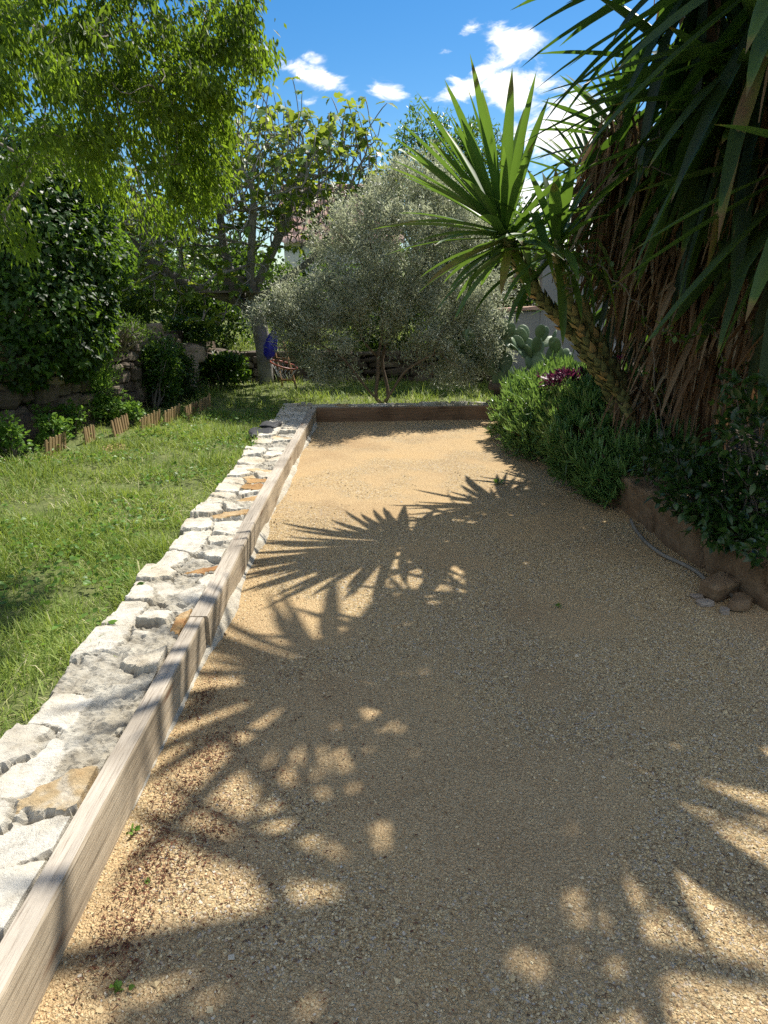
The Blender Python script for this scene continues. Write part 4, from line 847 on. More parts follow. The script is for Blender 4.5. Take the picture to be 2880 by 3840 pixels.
# ------------------------------------------------------------------ leafy trees and shrubs in the background
def tree(name, label, base, blobs, n, mat, tpl, L, Wd, seed, droop=.2, cap=.12, group=None, spread=.08):
    r = np.random.default_rng(seed); t = thing(name, label, 'tree', base, group); base = np.asarray(base, float)
    att = np.concatenate([blob(c, rad, m, r, .1) for c, rad, m in blobs]); top = att.mean(0)
    tr = poly([base + A(0, 0, -.1), base * .6 + top * .4 + A(0, 0, -.2), top + A(0, 0, -.4)], 10); nodes, par = colonize(att, tr, [-1] + list(range(9)), .17, 3.0, .22, 110, (0, 0, .1), .25, seed)
    rad, ch = radii(par, .005, 2.3, cap); mb = MB(); limbs(mb, nodes, par, rad, 5, seed, .02); mb.build('trunk', MAT['bark'], t)
    tw = np.where(rad < .02)[0]; tw = tw[tw > 10]; k = r.choice(tw, n); d0 = unit(nodes[k] - nodes[par[k]]); pos = nodes[k] + r.normal(size=(n, 3)) * spread
    d = d0 * .6 + r.normal(size=(n, 3)) * .7 + A(0, 0, .25 - droop); mb = MB()
    leaves(mb, tpl, pos, d, L * r.uniform(.6, 1.2, n), Wd * r.uniform(.7, 1.2, n), tint=np.clip(.5 + .4 * fbm(pos * 1.2, seed, 2) + r.normal(size=n) * .18, 0, 1)); mb.build('foliage', MAT[mat], t); return t
tree('almond_tree', 'bright green leafy tree rising behind the olive against the sky', (1.5, 13.6, .6), [(P(890, 300, 13.2), (.28, .3, .55), 60), (P(900, 370, 13.2), (.55, .6, .6), 110), (P(970, 330, 13.4), (.6, .6, .5), 110), (P(1040, 370, 13.6), (.8, .7, .8), 150), (P(850, 430, 13.2), (.35, .5, .35), 60), (P(960, 470, 13.4), (1.0, .8, .8), 160), (P(1060, 500, 13.4), (.8, .7, .8), 100), (P(815, 400, 13), (.25, .3, .2), 20)], 15000, 'laurel', LANCE, .11, .032, 51, .15)
tree('hedge_tree', 'tall dark leafy tree behind the left part of the fig crown', (-5.6, 15.5, 1.0), [(A(-5.4, 15.5, 2.6), (1.4, 1.0, 1.1), 200), (A(-4.4, 15.8, 2.3), (1.0, .9, .9), 120)], 9000, 'shrub', OVATE, .10, .05, 52)
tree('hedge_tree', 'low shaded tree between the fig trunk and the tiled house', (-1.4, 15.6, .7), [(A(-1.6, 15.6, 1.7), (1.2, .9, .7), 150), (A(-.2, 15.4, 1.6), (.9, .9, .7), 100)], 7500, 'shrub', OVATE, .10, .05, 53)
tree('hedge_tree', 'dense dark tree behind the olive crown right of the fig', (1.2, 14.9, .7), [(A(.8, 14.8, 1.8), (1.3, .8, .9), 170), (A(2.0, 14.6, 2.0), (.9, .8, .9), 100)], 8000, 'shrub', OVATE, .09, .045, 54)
tree('hedge_tree', 'dense leafy tree added close behind the right side of the olive to shade the lawn', (1.9, 12.2, .2), [(A(1.5, 12.2, 2.0), (.9, .5, 1.0), 150), (A(2.2, 12.3, 1.6), (.6, .5, .8), 80)], 9000, 'shrub', OVATE, .08, .04, 57)  # added tree: keeps the sun off the lawn behind the olive
tree('hedge_tree', 'dark leafy tree added behind the giant yucca clump, mostly out of view, to deepen the shade', (4.3, 7.0, .3), [(A(4.1, 6.6, 1.5), (.8, 1.3, 1.2), 160), (A(4.2, 8.2, 1.4), (.8, 1.0, 1.1), 110), (A(3.9, 5.2, 1.0), (.5, .7, .7), 70)], 9000, 'ivy', OVATE, .09, .045, 58)  # added tree, largely out of view: blocks sun and sky gaps behind the yucca
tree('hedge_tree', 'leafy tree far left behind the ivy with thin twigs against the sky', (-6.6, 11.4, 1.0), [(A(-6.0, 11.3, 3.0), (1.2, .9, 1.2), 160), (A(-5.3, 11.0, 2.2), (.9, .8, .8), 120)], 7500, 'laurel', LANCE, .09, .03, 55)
tree('hedge_tree', 'sunlit leafy tree on the upper terrace behind the left stone wall', (-4.6, 12.6, .9), [(A(-4.5, 12.7, 1.9), (.9, .8, .8), 130), (A(-3.6, 13.6, 1.7), (.9, .7, .7), 110)], 7000, 'laurel', OVATE, .08, .045, 56)
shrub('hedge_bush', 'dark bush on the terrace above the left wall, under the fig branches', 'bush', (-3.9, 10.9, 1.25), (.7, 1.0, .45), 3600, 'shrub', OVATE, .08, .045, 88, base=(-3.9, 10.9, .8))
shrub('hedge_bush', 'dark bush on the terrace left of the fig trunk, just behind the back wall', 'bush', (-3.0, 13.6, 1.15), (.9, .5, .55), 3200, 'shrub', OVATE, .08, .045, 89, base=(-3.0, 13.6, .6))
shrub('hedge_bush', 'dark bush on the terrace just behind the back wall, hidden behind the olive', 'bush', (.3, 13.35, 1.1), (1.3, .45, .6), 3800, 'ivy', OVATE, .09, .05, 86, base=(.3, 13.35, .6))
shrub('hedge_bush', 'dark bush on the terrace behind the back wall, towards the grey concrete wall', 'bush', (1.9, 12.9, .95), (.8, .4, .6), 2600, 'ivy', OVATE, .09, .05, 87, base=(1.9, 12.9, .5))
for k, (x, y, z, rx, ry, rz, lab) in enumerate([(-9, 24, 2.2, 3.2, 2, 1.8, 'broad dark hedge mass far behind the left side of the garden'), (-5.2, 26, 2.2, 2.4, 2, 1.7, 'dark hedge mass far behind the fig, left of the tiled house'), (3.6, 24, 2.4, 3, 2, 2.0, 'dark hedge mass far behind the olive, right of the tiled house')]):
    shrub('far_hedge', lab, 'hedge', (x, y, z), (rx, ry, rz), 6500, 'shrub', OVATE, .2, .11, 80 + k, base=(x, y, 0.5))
shrub('wild_shrub', 'bright green bushy euphorbia growing out of the left stone wall', 'shrub', P(207, 812, 8.35), (.24, .22, .24), 2600, 'bright', LANCE, .055, .011, 90, upright=.9, tmean=.6, base=P(205, 850, 8.45), stem_mat='bark_light')
shrub('wild_shrub', 'grey green dried shrub beside the bright euphorbia on the wall', 'shrub', P(165, 835, 8.2), (.14, .16, .3), 900, 'dead', LANCE, .035, .012, 91, tmean=.95, upright=.2, base=P(160, 880, 8.25), stem_mat='bark_light')
shrub('wild_shrub', 'tall green shrub growing against the middle of the left stone wall', 'shrub', P(345, 805, 9.6), (.26, .24, .55), 4200, 'laurel', OVATE, .05, .026, 92, tmean=.62, base=G(335, 880, .15))
shrub('wild_shrub', 'leafy bush at the foot of the wall end behind the farthest picket panels', 'shrub', P(372, 800, 10.2), (.34, .3, .5), 3200, 'shrub', OVATE, .06, .03, 93, tmean=.5, base=G(385, 860, .15))
shrub('wild_shrub', 'tangle of dry grey twigs and leaves on top of the left stone wall', 'shrub', P(275, 715, 8.8), (.42, .35, .22), 900, 'shrub', LANCE, .06, .012, 94, tmean=.5, base=P(262, 745, 8.8), stems=60, stem_mat='bark_light')
shrub('wild_shrub', 'dim shrub in the shade at the left of the fig trunk', 'shrub', P(480, 800, 11.6), (.5, .3, .28), 2000, 'ivy', OVATE, .08, .05, 95, tmean=.5, base=G(480, 838, .15))
shrub('wild_shrub', 'leafy shrub on the terrace edge above the wall end left of the fig trunk', 'shrub', P(415, 720, 11.6), (.6, .4, .25), 2400, 'laurel', OVATE, .07, .035, 96, base=P(415, 750, 11.9))
for k, (x, y, lab, h) in enumerate([(95, 935, 'weedy plant with round leaves beside the nearest picket panel', .2), (215, 900, 'weedy plant sprouting behind the short narrow picket panel', .2), (255, 890, 'bright weedy plant behind the greyish picket panel', .18), (300, 900, 'weedy plant between the greyish and orange picket panels', .15), (130, 950, 'low weedy plant just behind the nearest picket panel', .18), (170, 925, 'leafy weed below the large boulder and left of the short panel', .2), (30, 980, 'dark low weed on the lawn edge at the left margin', .22)]):
    p = G(x, y + 25, .15) + A(-.22, .38, 0); shrub('weed_plant', lab, 'weed', p + A(0, 0, h * .8), (.2, .16, h), 520, 'weed', OVATE, .05, .034, 110 + k, grp='weeds along the picket border', stems=6, tmean=.55, clump=False, base=A(p[0], p[1], float(lawnz(A(p[0]), A(p[1]))[0])))

# ivy mass over the left wall
def ivy():
    r = np.random.default_rng(61); t = thing('ivy_thicket', 'tall dark thicket of ivy draped over the left wall and its hidden trees', 'ivy', (-4.2, 7.9, 1.0))
    mb = MB(); spec = [(-30, 420, 7.6, .8, .8, .55, 2600), (90, 380, 8.0, .6, .7, .45, 2600), (130, 340, 8.2, .35, .5, .3, 900), (160, 430, 8.2, .4, .6, .5, 2000), (60, 520, 7.6, .7, .7, .6, 3400), (150, 560, 7.9, .45, .6, .6, 2400), (60, 650, 7.4, .7, .6, .5, 2800), (170, 660, 8.0, .38, .5, .5, 1900), (215, 640, 8.3, .2, .3, .35, 900), (120, 740, 7.7, .5, .5, .28, 1500), (190, 730, 8.0, .3, .4, .25, 900), (20, 760, 7.2, .5, .4, .3, 1300), (225, 690, 8.3, .14, .25, .22, 500), (40, 815, 7.3, .3, .3, .14, 400), (75, 300, 8.3, .5, .5, .3, 700), (150, 790, 7.9, .3, .25, .16, 600), (195, 770, 8.2, .16, .2, .12, 260), (230, 560, 8.4, .3, .4, .4, 900)]
    for x, y, Y, a, b, c, n in spec:
        p = blob(P(x, y, Y), (a, b, c), n, r, .45); ce = P(x, y, Y); nn = unit(p - ce); d = nn * .5 + r.normal(size=(n, 3)) * .5 + A(0, 0, -.5)
        leaves(mb, IVY, p, d, r.uniform(.035, .085, n), r.uniform(.035, .08, n), up=unit(nn + A(0, 0, .6) + r.normal(size=(n, 3)) * .3), tint=np.clip(r.normal(.45, .25, n), 0, 1))
    mb.build('foliage', MAT['ivy'], t); mb = MB()
    for k in range(26):
        a = A(-4.4 + r.normal() * .15, 8.4 + r.normal() * .2, .9); e = P(*[(s[0], s[1], s[2]) for s in spec][r.integers(5)]) + r.normal(size=3) * .1; e[2] = max(e[2], 2.0); tube(mb, poly([a, (a + e) / 2 + r.normal(size=3) * .2, e], 7), np.linspace(.035, .008, 7), 5, r.random())
    mb.build('stem', MAT['bark'], t)
ivy()

# ------------------------------------------------------------------ yuccas
def rosette(c, axis, n, L, Wd, r, mb, a0=8, a1=150, droop=(.1, .9), tmean=.5, prof=(.62, .95, 1.05, .9), up=.16):
    """head of sword leaves: young ones along the axis, old ones hanging"""
    axis = unit(np.asarray(axis, float)); ref = A(1, 0, 0) if abs(axis[0]) < .8 else A(0, 1, 0); u = unit(np.cross(axis, ref)); w = np.cross(axis, u)
    k = np.arange(n) / n; al = np.radians(a0 + (a1 - a0) * k ** .85) + r.normal(size=n) * .10; ph = np.arange(n) * 2.39996 + r.normal(size=n) * .15
    rad = u[None] * np.cos(ph)[:, None] + w[None] * np.sin(ph)[:, None]; d = axis[None] * np.cos(al)[:, None] + rad * np.sin(al)[:, None]
    base = np.asarray(c) + axis[None] * (up * (1 - k) - .12 * k)[:, None] + rad * (.02 + .03 * k)[:, None]
    LL = L * np.interp(k, [0, .2, .6, 1], prof) * r.uniform(.85, 1.1, n); D = droop[0] + (droop[1] - droop[0]) * k + r.uniform(0, .15, n)
    W_ = Wd * r.uniform(.8, 1.15, n); tn = np.clip(tmean + .22 * (1 - 2 * k) + r.normal(size=n) * .13, 0, .74); tn[(r.random(n) < .05) & (k > .5)] = .95
    bent = (r.random(n) < .12) & (k > .35)
    for sel, kk in ((~bent, None), (bent, r.uniform(.3, .6))):
        if not sel.any(): continue
        i0 = len(mb.tint); straps(mb, base[sel], d[sel], LL[sel], W_[sel], D[sel], 8, .20, 'yucca', tn[sel], twist=r.normal(size=sel.sum()) * .18, kink=kk)
        q = mb.tint[i0].reshape(-1, 9, 3); q[:, 8] = 1.15; q[:, 7] += np.where(r.random(sel.sum()) < .4, .3, 0)[:, None]
def skirt(mb, p0, p1, n, r, L=(.5, 1.0), Wd=(.012, .035), out_=.12, spread=.06):
    """hanging dry leaves along a stem from p0 (low) to p1 (high)"""
    p0, p1 = np.asarray(p0), np.asarray(p1); f = r.random(n); ph = r.random(n) * 2 * pi; rad = np.stack([np.cos(ph), np.sin(ph), ph * 0], -1)
    b = p0 + (p1 - p0) * f[:, None] + rad * (.07 + r.random(n) * spread)[:, None]; d = rad * r.uniform(.1, .9, n)[:, None] * out_ * 6 + A(0, 0, -.7) + r.normal(size=(n, 3)) * .30
    straps(mb, b, d, r.uniform(L[0], L[1], n), r.uniform(Wd[0], Wd[1], n), r.uniform(.6, 2.0, n), 6, .3, 'dead', np.clip(r.normal(.5, .25, n), 0, 1), twist=r.normal(size=n) * 1.0, kink=r.random(n) * 2.2)
def scaly(mb, pts, rad, r, sc=.05, n=260):
    """trunk clothed in the triangular scars of fallen leaves"""
    pts = np.asarray(pts, float); s = np.linspace(0, len(pts) - 1, 60); pp = np.stack([np.interp(s, range(len(pts)), pts[:, k]) for k in range(3)], -1); rr = np.interp(s, np.linspace(0, len(pts) - 1, len(rad)), rad)
    tube(mb, pp, rr, 14, .1, True, .10, 3); t = unit(np.gradient(pp, axis=0)); k = np.linspace(0, 59, n); i = k.astype(int); ph = np.arange(n) * 2.39996
    u = unit(np.cross(t[i], A(0, 1, .2))); w = np.cross(t[i], u); rd = u * np.cos(ph)[:, None] + w * np.sin(ph)[:, None]; c = np.stack([np.interp(k, range(60), pp[:, j]) for j in range(3)], -1)
    W_ = np.interp(k, range(60), rr); T = np.array([[-.55, 0, 0], [.55, 0, 0], [-.6, .5, .16], [.6, .5, .16], [0, 1.15, .34], [0, .45, .26]])
    x = np.cross(t[i], rd); L = (sc * r.uniform(.8, 1.3, n))[:, None, None]; Wd = (W_ * 1.35)[:, None, None]
    v = (c + rd * (W_ * .96)[:, None])[:, None] + x[:, None] * T[None, :, 0:1] * Wd + t[i][:, None] * T[None, :, 1:2] * L + rd[:, None] * T[None, :, 2:3] * sc - rd[:, None] * (np.abs(T[None, :, 0:1]) * Wd * .5)
    f = np.array([[0, 1, 5], [0, 5, 2], [1, 3, 5], [2, 5, 4], [5, 3, 4]])
    mb.add(v.reshape(-1, 3), None, (f[None] + (np.arange(n) * 6)[:, None, None]).reshape(-1, 3), np.repeat(np.clip(r.choice([.5, .62, .8, .95], n, p=[.4, .33, .17, .1]) + r.normal(size=n) * .06, 0, 1), 6))

def young_yucca():
    r = np.random.default_rng(71); b = A(2.2, 5.75, .2); t = thing('young_yucca', 'young yucca with three leaning scaly trunks and two bright green leaf heads over the court', 'yucca', b)
    hA, hB, hC = P(1092, 512, 5.6), P(1202, 535, 5.35), P(1262, 668, 5.5)
    base = [P(1362, 960, 5.85), P(1378, 960, 5.6), P(1408, 960, 5.75)]
    tA = [b + A(-.02, .02, -.1), base[0], P(1310, 830, 5.75), P(1245, 730, 5.72), P(1165, 640, 5.65), P(1128, 580, 5.62), hA]
    tB = [b + A(0, -.06, -.1), base[1], P(1345, 860, 5.6), P(1290, 780, 5.5), P(1235, 670, 5.42), P(1212, 600, 5.38), hB]
    tC = [b + A(.06, 0, -.1), base[2], P(1365, 860, 5.7), P(1312, 770, 5.6), P(1275, 705, 5.52), hC]
    for pts, rad, n in ((tA, [.072, .068, .064, .058, .052, .046, .036], 300), (tB, [.06, .056, .05, .046, .042, .04, .032], 330), (tC, [.058, .054, .05, .046, .04, .02], 240)):
        mb = MB(); scaly(mb, pts, [q * .74 for q in rad], r, .085, int(n * .55)); mb.build('trunk', MAT['scale'], t)
    mb = MB(); rosette(hA, (-.50, -.12, .85), 74, .78, .074, r, mb, 4, 104, (.0, .42), .62, (1.2, 1.32, 1.05, .85)); mb.build('leaf_rosette', MAT['yucca_young'], t)
    mb = MB(); rosette(hB, (-.02, -.15, 1), 32, .66, .078, r, mb, 4, 135, (.02, 1.1), .5, up=.1); mb.build('leaf_rosette', MAT['yucca_young'], t)
    mb = MB(); skirt(mb, base[2] + A(.05, 0, -.05), P(1330, 800, 5.7) + A(.12, 0, 0), 150, r, (.3, .6), (.015, .035), .07, .05); skirt(mb, b + A(0, -.1, .1), b + A(-.05, -.1, .7), 130, r, (.25, .55), (.015, .04), .05, .06); mb.build('dead_leaf_skirt', MAT['dead'], t)
young_yucca()

def giant_yucca():
    r = np.random.default_rng(72); b = A(2.72, 5.9, .25); t = thing('giant_yucca', 'huge dark yucca clump filling the upper right with drooping sword leaves and brown dead skirts', 'yucca', b)
    # head centre, axis, number of leaves, length, width
    H = lambda x, y, Y: tuple(P(x, y, Y))
    # ... first and last leaf angle from the axis, droop of the oldest leaves
    heads = [(H(1525, -60, 4.8), (-.35, -.2, .9), 76, 1.1, .085, 15, 165, .5), (H(1720, -80, 4.0), (-.1, -.1, 1), 70, 1.3, .098, 55, 170, .3), (H(1640, 140, 4.3), (-.25, -.1, .95), 50, 1.2, .096, 72, 170, .3), (H(1365, 330, 6.3), (-.5, 0, .8), 80, .95, .075, 8, 165, .5),
             (H(1745, 400, 3.9), (-.1, -.1, .95), 40, 1.05, .098, 80, 170, .25), (H(1620, 250, 4.6), (-.55, -.1, .8), 24, .9, .082, 40, 100, .2), (H(1545, 320, 4.9), (-.3, 0, .95), 42, 1.1, .086, 84, 168, .3), (H(1490, 190, 5.2), (-.4, -.1, .9), 56, 1.05, .082, 50, 165, .4),
             ((2.26, 4.15, 5.4), (0, 0, 1), 34, .8, .085, 10, 150, .5), ((2.20, 4.55, 5.35), (-.1, -.1, .98), 66, 1.0, .09, 8, 160, .5), ((1.83, 5.55, 5.0), (-.2, 0, .97), 72, 1.05, .085, 8, 160, .5), ((2.75, 5.15, 5.1), (0, -.1, 1), 76, 1.0, .085, 8, 160, .5),
             ((2.6, 5.0, 3.6), (-.1, -.2, .95), 70, 1.0, .08, 8, 165, .5), ((2.5, 4.7, 4.3), (-.1, -.1, .98), 60, 1.0, .08, 8, 165, .5), ((2.9, 5.6, 3.5), (0, 0, 1), 60, .95, .075, 8, 165, .5), ((3.0, 4.9, 2.9), (-.1, -.3, .9), 56, .95, .08, 8, 165, .5), ((3.1, 6.8, 2.4), (-.3, 0, .9), 56, .85, .07, 8, 165, .5),
             (H(1300, 430, 6.7), (-.4, .1, .85), 66, .9, .07, 8, 165, .5), (H(1400, 520, 6.1), (-.4, -.1, .8), 56, .9, .075, 8, 165, .5), (H(1345, 640, 6.8), (-.2, 0, .9), 50, .8, .07, 8, 165, .5)]
    bases = [A(2.72, 5.95, .15), A(3.05, 5.0, .2), A(2.95, 4.5, .2), A(2.9, 6.5, .2)]
    for i, (c, ax, n, L, Wd, a0, a1, dr) in enumerate(heads):
        c = A(*c); ax = unit(A(*ax)); mb = MB(); rosette(c, ax, n, L, Wd, r, mb, a0, a1, (.03, dr), .42, prof=(.62, .95, 1.05, .9) if a0 < 20 else (.9, 1, 1.05, .95)); mb.build('leaf_rosette', MAT['yucca'], t)
        bb = bases[0] if c[2] > 4.6 else min(bases, key=lambda q: np.linalg.norm(q[:2] - c[:2])); mid = A(bb[0] * .7 + c[0] * .3, bb[1] * .7 + c[1] * .3, c[2] * .5)
        mb = MB(); tube(mb, poly([bb + A(r.normal() * .05, r.normal() * .05, 0), mid, c - ax * .35, c], 14), np.linspace(.12, .05, 14), 10, .5, True, .25, i); mb.build('stem', MAT['bark_brown'], t)
        mb = MB(); skirt(mb, mid * .45 + (c - ax * .3) * .55, c - ax * .12, 44, r, (.35, .75), (.014, .045), .07); mb.build('dead_leaf_skirt', MAT['dead'], t)
    mb = MB(); tube(mb, poly([(2.72, 5.95, .1), (2.74, 5.95, .9), (2.78, 5.9, 1.7)], 16), np.linspace(.18, .14, 16), 16, .5, True, .22, 9); mb.build('stem', MAT['bark_brown'], t)
    mb = MB()
    for q0, q1, n, Lr in [(P(1345, 420, 5.8), P(1345, 230, 5.8), 230, (.5, .95)), (P(1420, 520, 5.5), P(1420, 300, 5.5), 260, (.5, .95)), (P(1400, 640, 5.6), P(1400, 480, 5.6), 110, (.3, .6)), (P(1490, 720, 5.3), P(1480, 500, 5.2), 190, (.35, .75)), (P(1560, 760, 5.0), P(1560, 520, 5.0), 190, (.35, .75)), (P(1640, 780, 4.7), P(1640, 560, 4.7), 140, (.3, .7)), (P(1520, 820, 5.5), P(1500, 640, 5.5), 120, (.3, .7))]:
        skirt(mb, q0, q1, int(n * .72), r, Lr, (.014, .05), .08, .12)
    mb.build('dead_leaf_skirt', MAT['dead'], t)
giant_yucca()

# ------------------------------------------------------------------ succulent mounds, cactus, flowers, right hand shrub
def succulents():
    r = np.random.default_rng(81); t = thing('succulent_bush', 'mounded green finger leaved succulent spilling over the kerb onto the gravel', 'succulent', (1.95, 7.0, .2)); mb = MB(); ms = MB(); n = 2000
    y = 5.15 + 4.0 * r.random(n) ** .9; f = r.random(n); foot = np.interp(y, [5.1, 5.5, 6.3, 7.0, 7.8, 8.8, 9.3], [1.82, 1.70, 1.58, 1.54, 1.58, 1.68, 1.76]) + (.16 * fbm(xy3(y * 0, y, 2.6), 5)); top = np.interp(y, [5.1, 5.6, 6.2, 7.0, 8.0, 8.7, 9.3], [.30, .54, .64, .68, .66, .56, .38]) + .20 * fbm(xy3(y * 0 + 3, y, 2.4), 6)
    a = f * pi * .62; rx = 2.25 - foot
    bump = 1 + .30 * fbm(np.stack([y * 3, a * 2.2, y * 0], -1), 8, 3)
    p = np.stack([2.25 - rx * np.sign(np.cos(a)) * np.abs(np.cos(a)) ** .8 * bump, y, .02 + top * np.sin(a) ** .75 * bump], -1); nn = unit(np.stack([-np.cos(a) / rx, .25 * fbm(np.stack([y * 2, a * 2, y * 0 + 9], -1), 3, 2), np.sin(a) / top], -1))
    m = 9; pk = np.repeat(p, m, 0) + r.normal(size=(n * m, 3)) * .012; ax = unit(nn * .8 + A(0, -.05, .45) + r.normal(size=(n, 3)) * .42); p = p + ax * np.where(r.random(n) < .3, r.uniform(.03, .12, n), 0)[:, None]; pk = np.repeat(p, m, 0) + r.normal(size=(n * m, 3)) * .012; axk = np.repeat(ax, m, 0); d = axk + r.normal(size=(n * m, 3)) * .55
    tn = np.clip(np.repeat(r.normal(.5, .16, n), m) + r.normal(size=n * m) * .12, 0, 1); N_ = n * m
    straps(mb, pk + axk * np.tile(np.linspace(0, .05, m), n)[:, None], d, r.uniform(.06, .125, N_), r.uniform(.014, .021, N_), -r.uniform(.3, 1.3, N_), 4, .45, 'dead', tn); mb.build('foliage', MAT['succ'], t)
    for i in r.choice(n, 420): tube(ms, [p[i] + ax[i] * .02, p[i] - nn[i] * .12 - A(0, 0, .03), A(2.2, y[i], .22)], [.005, .007, .01], 4, r.random())
    # dense inner growth that keeps the mound closed
    k = 6000; j = r.integers(0, n, k); straps(mb2 := MB(), p[j] - nn[j] * r.uniform(.05, .2, (k, 1)), nn[j] + r.normal(size=(k, 3)) * .6, .08, .014, -.4, 3, .4, 'dead', r.uniform(0, .35, k)); mb2.build('inner_foliage', MAT['succ'], t)
    ms.build('stem', MAT['bark_brown'], t)
succulents()
def pear():
    r = np.random.default_rng(91); b = A(2.25, 9.6, .25); t = thing('prickly_pear', 'prickly pear cactus with many flat oval pads behind the succulent mound', 'cactus', b); pads = []
    def pad(base, d, face, h, w, lvl):
        d = unit(d); pads.append((base, d, face, h, w)); tipc = base + d * h * .9
        if lvl < 3 and len(pads) < 62:
            for k in range(r.integers(1, 4) if lvl else 3):
                s = r.uniform(-.9, .9); nd = d + np.cross(d, face) * s + face * r.normal() * .35 + A(0, 0, .15); nb = base + d * h * (.9 - .2 * abs(s)) + np.cross(d, face) * s * w * .42; a = r.normal() * .7; nf = unit(face * cos(a) + np.cross(d, face) * sin(a) + r.normal(size=3) * .15); pad(nb, nd, nf, h * r.uniform(.8, 1.02), w * r.uniform(.8, 1.05), lvl + 1)
    for x, y, z in [(1.72, 9.55, .36), (1.95, 9.35, .42), (2.2, 9.4, .45), (2.5, 9.3, .42), (1.85, 9.7, .4), (2.7, 9.6, .42), (2.15, 9.8, .4), (2.45, 9.9, .42), (2.1, 9.1, .42), (2.4, 9.0, .42)]:
        f = unit(A(r.normal() * .7, -1, r.normal() * .2)); pad(A(x, y, z - .03), A(r.normal() * .35, r.normal() * .25, 1), f - A(0, 0, f[2]), r.uniform(.24, .32), r.uniform(.17, .22), 0)
    U, V = np.meshgrid(np.linspace(0, 2 * pi, 14, endpoint=False), np.linspace(-pi / 2, pi / 2, 9), indexing='ij'); sp = np.stack([np.cos(V) * np.cos(U), np.cos(V) * np.sin(U), np.sin(V)], -1).transpose(1, 0, 2).reshape(-1, 3)
    for bs, d, fc, h, w in pads:
        fc = unit(fc - d * (fc @ d)); s = np.cross(d, fc); yy = .5 + .5 * sp[:, 2:3]; wid = w * .5 * np.interp(yy[:, 0], [0, .5, 1], [.75, 1, 1.12])[:, None]
        v = bs + d * (yy * h) + s * sp[:, 0:1] * wid + fc * sp[:, 1:2] * .017; mbx = MB(); mbx.add(v, grid_faces(9, 14, True), None, np.clip(r.normal(.5, .2), 0, 1)); mbx.build('pad', MAT['pad'], t)
pear()
shrub('purple_plant', 'low plant with dark purple leaves between the succulent mound and the leaning yucca', 'plant', P(1240, 822, 6.9), (.28, .26, .10), 1500, 'purple', LANCE, .07, .022, 131, clump=False, base=P(1250, 870, 7.0), stems=20, stem_mat='bark_brown')
c = P(1340, 776, 6.6); t = thing('pink_flower', 'single pink blossom on a thin stem right of the leaning yucca trunks', 'flower', A(c[0], c[1], .28)); mb = MB(); r = np.random.default_rng(3)
an = np.arange(10) * 2.4; leaves(mb, OVATE, np.repeat(c[None], 10, 0), np.stack([np.cos(an), np.sin(an), .5 + .05 * an], -1), .05, .04, tint=r.random(10)); mb.build('blossom', MAT['pink'], t)
mb = MB(); tube(mb, poly([A(c[0] + .05, c[1], .2), c - A(-.03, 0, .3), c], 6), .005, 5, .5); mb.build('stem', MAT['bark_brown'], t)
def right_shrub():
    r = np.random.default_rng(95); t = thing('glossy_shrub', 'dark glossy leaved shrub overhanging the near end of the sandstone kerb on the right', 'shrub', (2.6, 4.2, .26)); mb, ms = MB(), MB()
    for x, y, Y, a, b, c, n in [(1600, 1080, 3.9, .34, .3, .24, 900), (1520, 1060, 4.1, .28, .3, .2, 620), (1640, 960, 3.9, .3, .35, .25, 620), (1480, 1000, 4.4, .2, .3, .14, 260), (1640, 850, 4.0, .22, .3, .16, 240), (1590, 1150, 3.7, .22, .16, .09, 230), (1655, 1190, 3.45, .12, .1, .08, 70), (1440, 980, 4.7, .16, .2, .1, 110), (1400, 1000, 4.9, .12, .14, .14, 90)]:
        ce = P(x, y, Y); p = blob(ce, (a, b, c), n, r, .2); nn = unit(p - ce); d = nn * .6 + r.normal(size=(n, 3)) * .6 + A(0, -.15, .1)
        leaves(mb, OVATE, p, d, r.uniform(.045, .085, n), r.uniform(.024, .04, n), tint=np.clip(r.normal(.55, .24, n), 0, 1))
        for k in range(max(4, n // 45)): q = p[r.integers(n)]; s = A(ce[0] + .12 + r.normal() * .08, ce[1] + .1 + r.normal() * .08, .22); tube(ms, poly([s, (s + q) / 2 + r.normal(size=3) * .04, q], 6), np.linspace(.009, .003, 6), 5, r.random())
    mb.build('foliage', MAT['glossy'], t); ms.build('stem', MAT['bark'], t)
right_shrub()
def vine():
    r = np.random.default_rng(97); t = thing('climbing_vine', 'thin leafy vine winding through the brown dead leaves of the giant yucca', 'vine', (2.3, 5.2, .3)); mb, ms = MB(), MB()
    for pts in [[(1440, 960, 5.0), (1420, 700, 5.0), (1360, 600, 5.0), (1300, 520, 5.1)], [(1560, 900, 4.4), (1540, 700, 4.4), (1480, 720, 4.4)], [(1300, 560, 5.0), (1220, 600, 5.1), (1180, 620, 5.2)], [(1470, 400, 4.6), (1400, 300, 4.6), (1480, 180, 4.6)], [(1600, 880, 4.1), (1640, 780, 4.1), (1600, 700, 4.1)]]:
        q = np.array(poly([P(*k) for k in pts], 26)); q[1:] += np.cumsum(r.normal(size=(25, 3)) * .018, 0); tube(ms, q, .0045, 5, .5); k = r.integers(0, 26, 46); n = 46
        leaves(mb, OVATE, q[k] + r.normal(size=(n, 3)) * .02, r.normal(size=(n, 3)) + A(0, -.3, .1), r.uniform(.04, .07, n), r.uniform(.02, .035, n), tint=r.random(n))
    mb.build('foliage', MAT['laurel'], t); ms.build('stem', MAT['bark'], t)
vine()
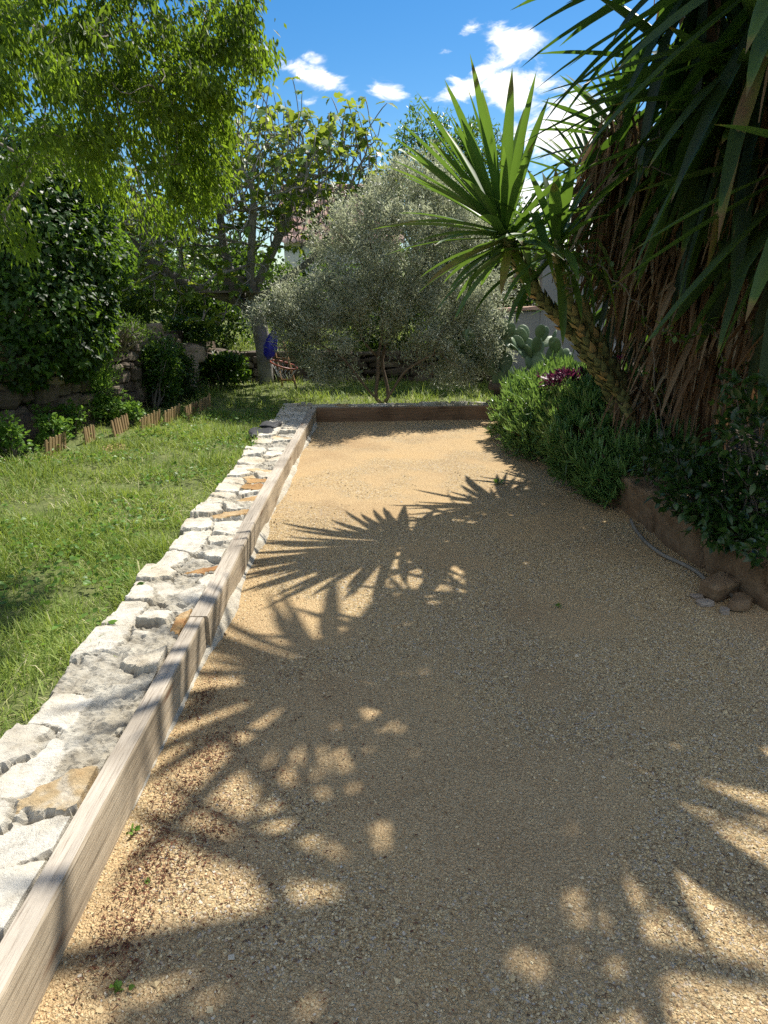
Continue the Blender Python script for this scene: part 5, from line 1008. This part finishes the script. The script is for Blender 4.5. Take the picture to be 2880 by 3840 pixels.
for k, (x, y, lab, s, n) in enumerate([(1077, 1045, 'small bright weed alone on the far sunlit gravel', .055, 16), (262, 2135, 'small seedling with round leaves near the bottom left corner of the gravel', .03, 9), (286, 1800, 'thin grass like weed in the gravel beside the nearest beam', .028, 9), (1205, 1312, 'tiny dark green sprout in the shaded middle of the gravel', .03, 14), (318, 1905, 'tiny weed in the gravel between beam and finger shaped shadows', .018, 8)]):
    p = G(x, y); r = np.random.default_rng(140 + k); mb = MB(); an = r.random(n) * 2 * pi; d = np.stack([np.cos(an), np.sin(an), r.uniform(.2, 1.2, n)], -1)
    leaves(mb, OVATE, p + r.normal(size=(n, 3)) * A(.3, .3, .1) * s + A(0, 0, s * .25), d, s * r.uniform(.5, 1.0, n), s * r.uniform(.25, .6, n), tint=r.random(n)); tag(mb.build('gravel_weed', MAT['weed']), lab, 'weed', 'small weeds in the gravel')

# ================================================================== HOUSES AND WALLS BEHIND
def tiled_roof(mb, x0, x1, y0, z0, y1, z1, r, row=.34, wide=.21):
    nx = int((x1 - x0) / wide) * 8 + 1; L = math.hypot(y1 - y0, z1 - z0); ny = int(L / row); X = np.linspace(x0, x1, nx); ph = (X - x0) / wide
    prof = .055 * np.abs(np.cos(ph * pi)) ** .7
    for j in range(ny):
        f0, f1 = j / ny, (j + 1.12) / ny; lift = .035
        a = np.stack([X, np.full(nx, y0 + (y1 - y0) * f0), z0 + (z1 - z0) * f0 + prof + lift], -1); b = np.stack([X, np.full(nx, y0 + (y1 - y0) * f1), z0 + (z1 - z0) * f1 + prof * .9], -1)
        c = a - A(0, 0, .05); tn = np.repeat(r.random(int((x1 - x0) / wide) + 2), 8)[:nx]; v = np.stack([c, a, b]).reshape(-1, 3); mb.add(v, grid_faces(3, nx), None, np.tile(tn, 3))
r = np.random.default_rng(150)
t = thing('village_house', 'white house with a faded pink tiled roof seen through the fig tree', 'house', (-1.2, 21.5, .7))
mb = MB(); box(mb, (-1.0, 22.0, 1.5), (3.0, 3.4, 2.9)); mb.build('wall', MAT['render_white'], t, smooth=False)
mb = MB(); tiled_roof(mb, -2.75, .75, 20.0, 2.86, 22.2, 4.45, r); tiled_roof(mb, -2.75, .75, 24.4, 2.86, 22.2, 4.45, r); ro = mb.build('roof', MAT['tile'], t)
mb = MB(); tube(mb, poly([(-2.75, 22.2, 4.5), (.75, 22.2, 4.5)], 30), .11, 8, .5); mb.build('ridge_cap', MAT['tile'], t)
mb = MB(); box(mb, (-1.4, 20.28, 2.05), (.9, .06, .9), None, .5, .01); w = mb.build('window', MAT['concrete'], t, smooth=False)
t = thing('pink_wall', 'pink rendered garden wall with a red tile coping behind the grey wall on the right', 'wall', (3.2, 14.2, .3))
mb = MB(); box(mb, (3.5, 14.2, 1.0), (2.6, .3, 1.9)); mb.build('wall_panel', MAT['render_pink'], t, smooth=False)
mb = MB(); tiled_roof(mb, 2.1, 4.9, 13.95, 1.93, 14.4, 2.03, r, .3); mb.build('coping', MAT['tile'], t)
t = thing('concrete_wall', 'grey concrete boundary wall with a downpipe behind the yucca trunks', 'wall', (3.6, 11.6, 0))
a0 = P(1168, 700, 11.2)[0]; b0 = P(1115, 700, 11.2)[0]
mb = MB(); box(mb, (a0 + 2.6, 11.4, 1.05), (5.2, .22, 2.3), None, .5, .01); mb.build('wall_panel', MAT['concrete'], t, smooth=False)
mb = MB(); box(mb, ((a0 + b0) / 2 - .1, 11.38, .62), (a0 - b0 + .2, .18, 1.44), None, .5, .01); mb.build('low_wall', MAT['concrete'], t, smooth=False)
mb = MB(); box(mb, ((a0 + b0) / 2 - .12, 11.38, 1.37), (a0 - b0 + .3, .3, .05), roty(-.05), .6, .004); mb.build('coping', MAT['tile'], t, smooth=False)
x = P(1335, 700, 11.2)[0]; mb = MB(); tube(mb, poly([(x, 11.24, .2), (x, 11.24, 2.15)], 6), .04, 10, .5); mb.build('downpipe', MAT['pipe'], t)
t = thing('stone_pillar', 'rough stone block wall below the prickly pear at the right end of the crosswise beam', 'wall', (2.1, 9.75, .1))
dry_wall('stone_face', [(1.62, 9.62), (1.95, 9.55), (2.5, 9.45)], lambda t: .1, lambda t: .46 + .03 * sin(t * 9), 14, t, -.05)
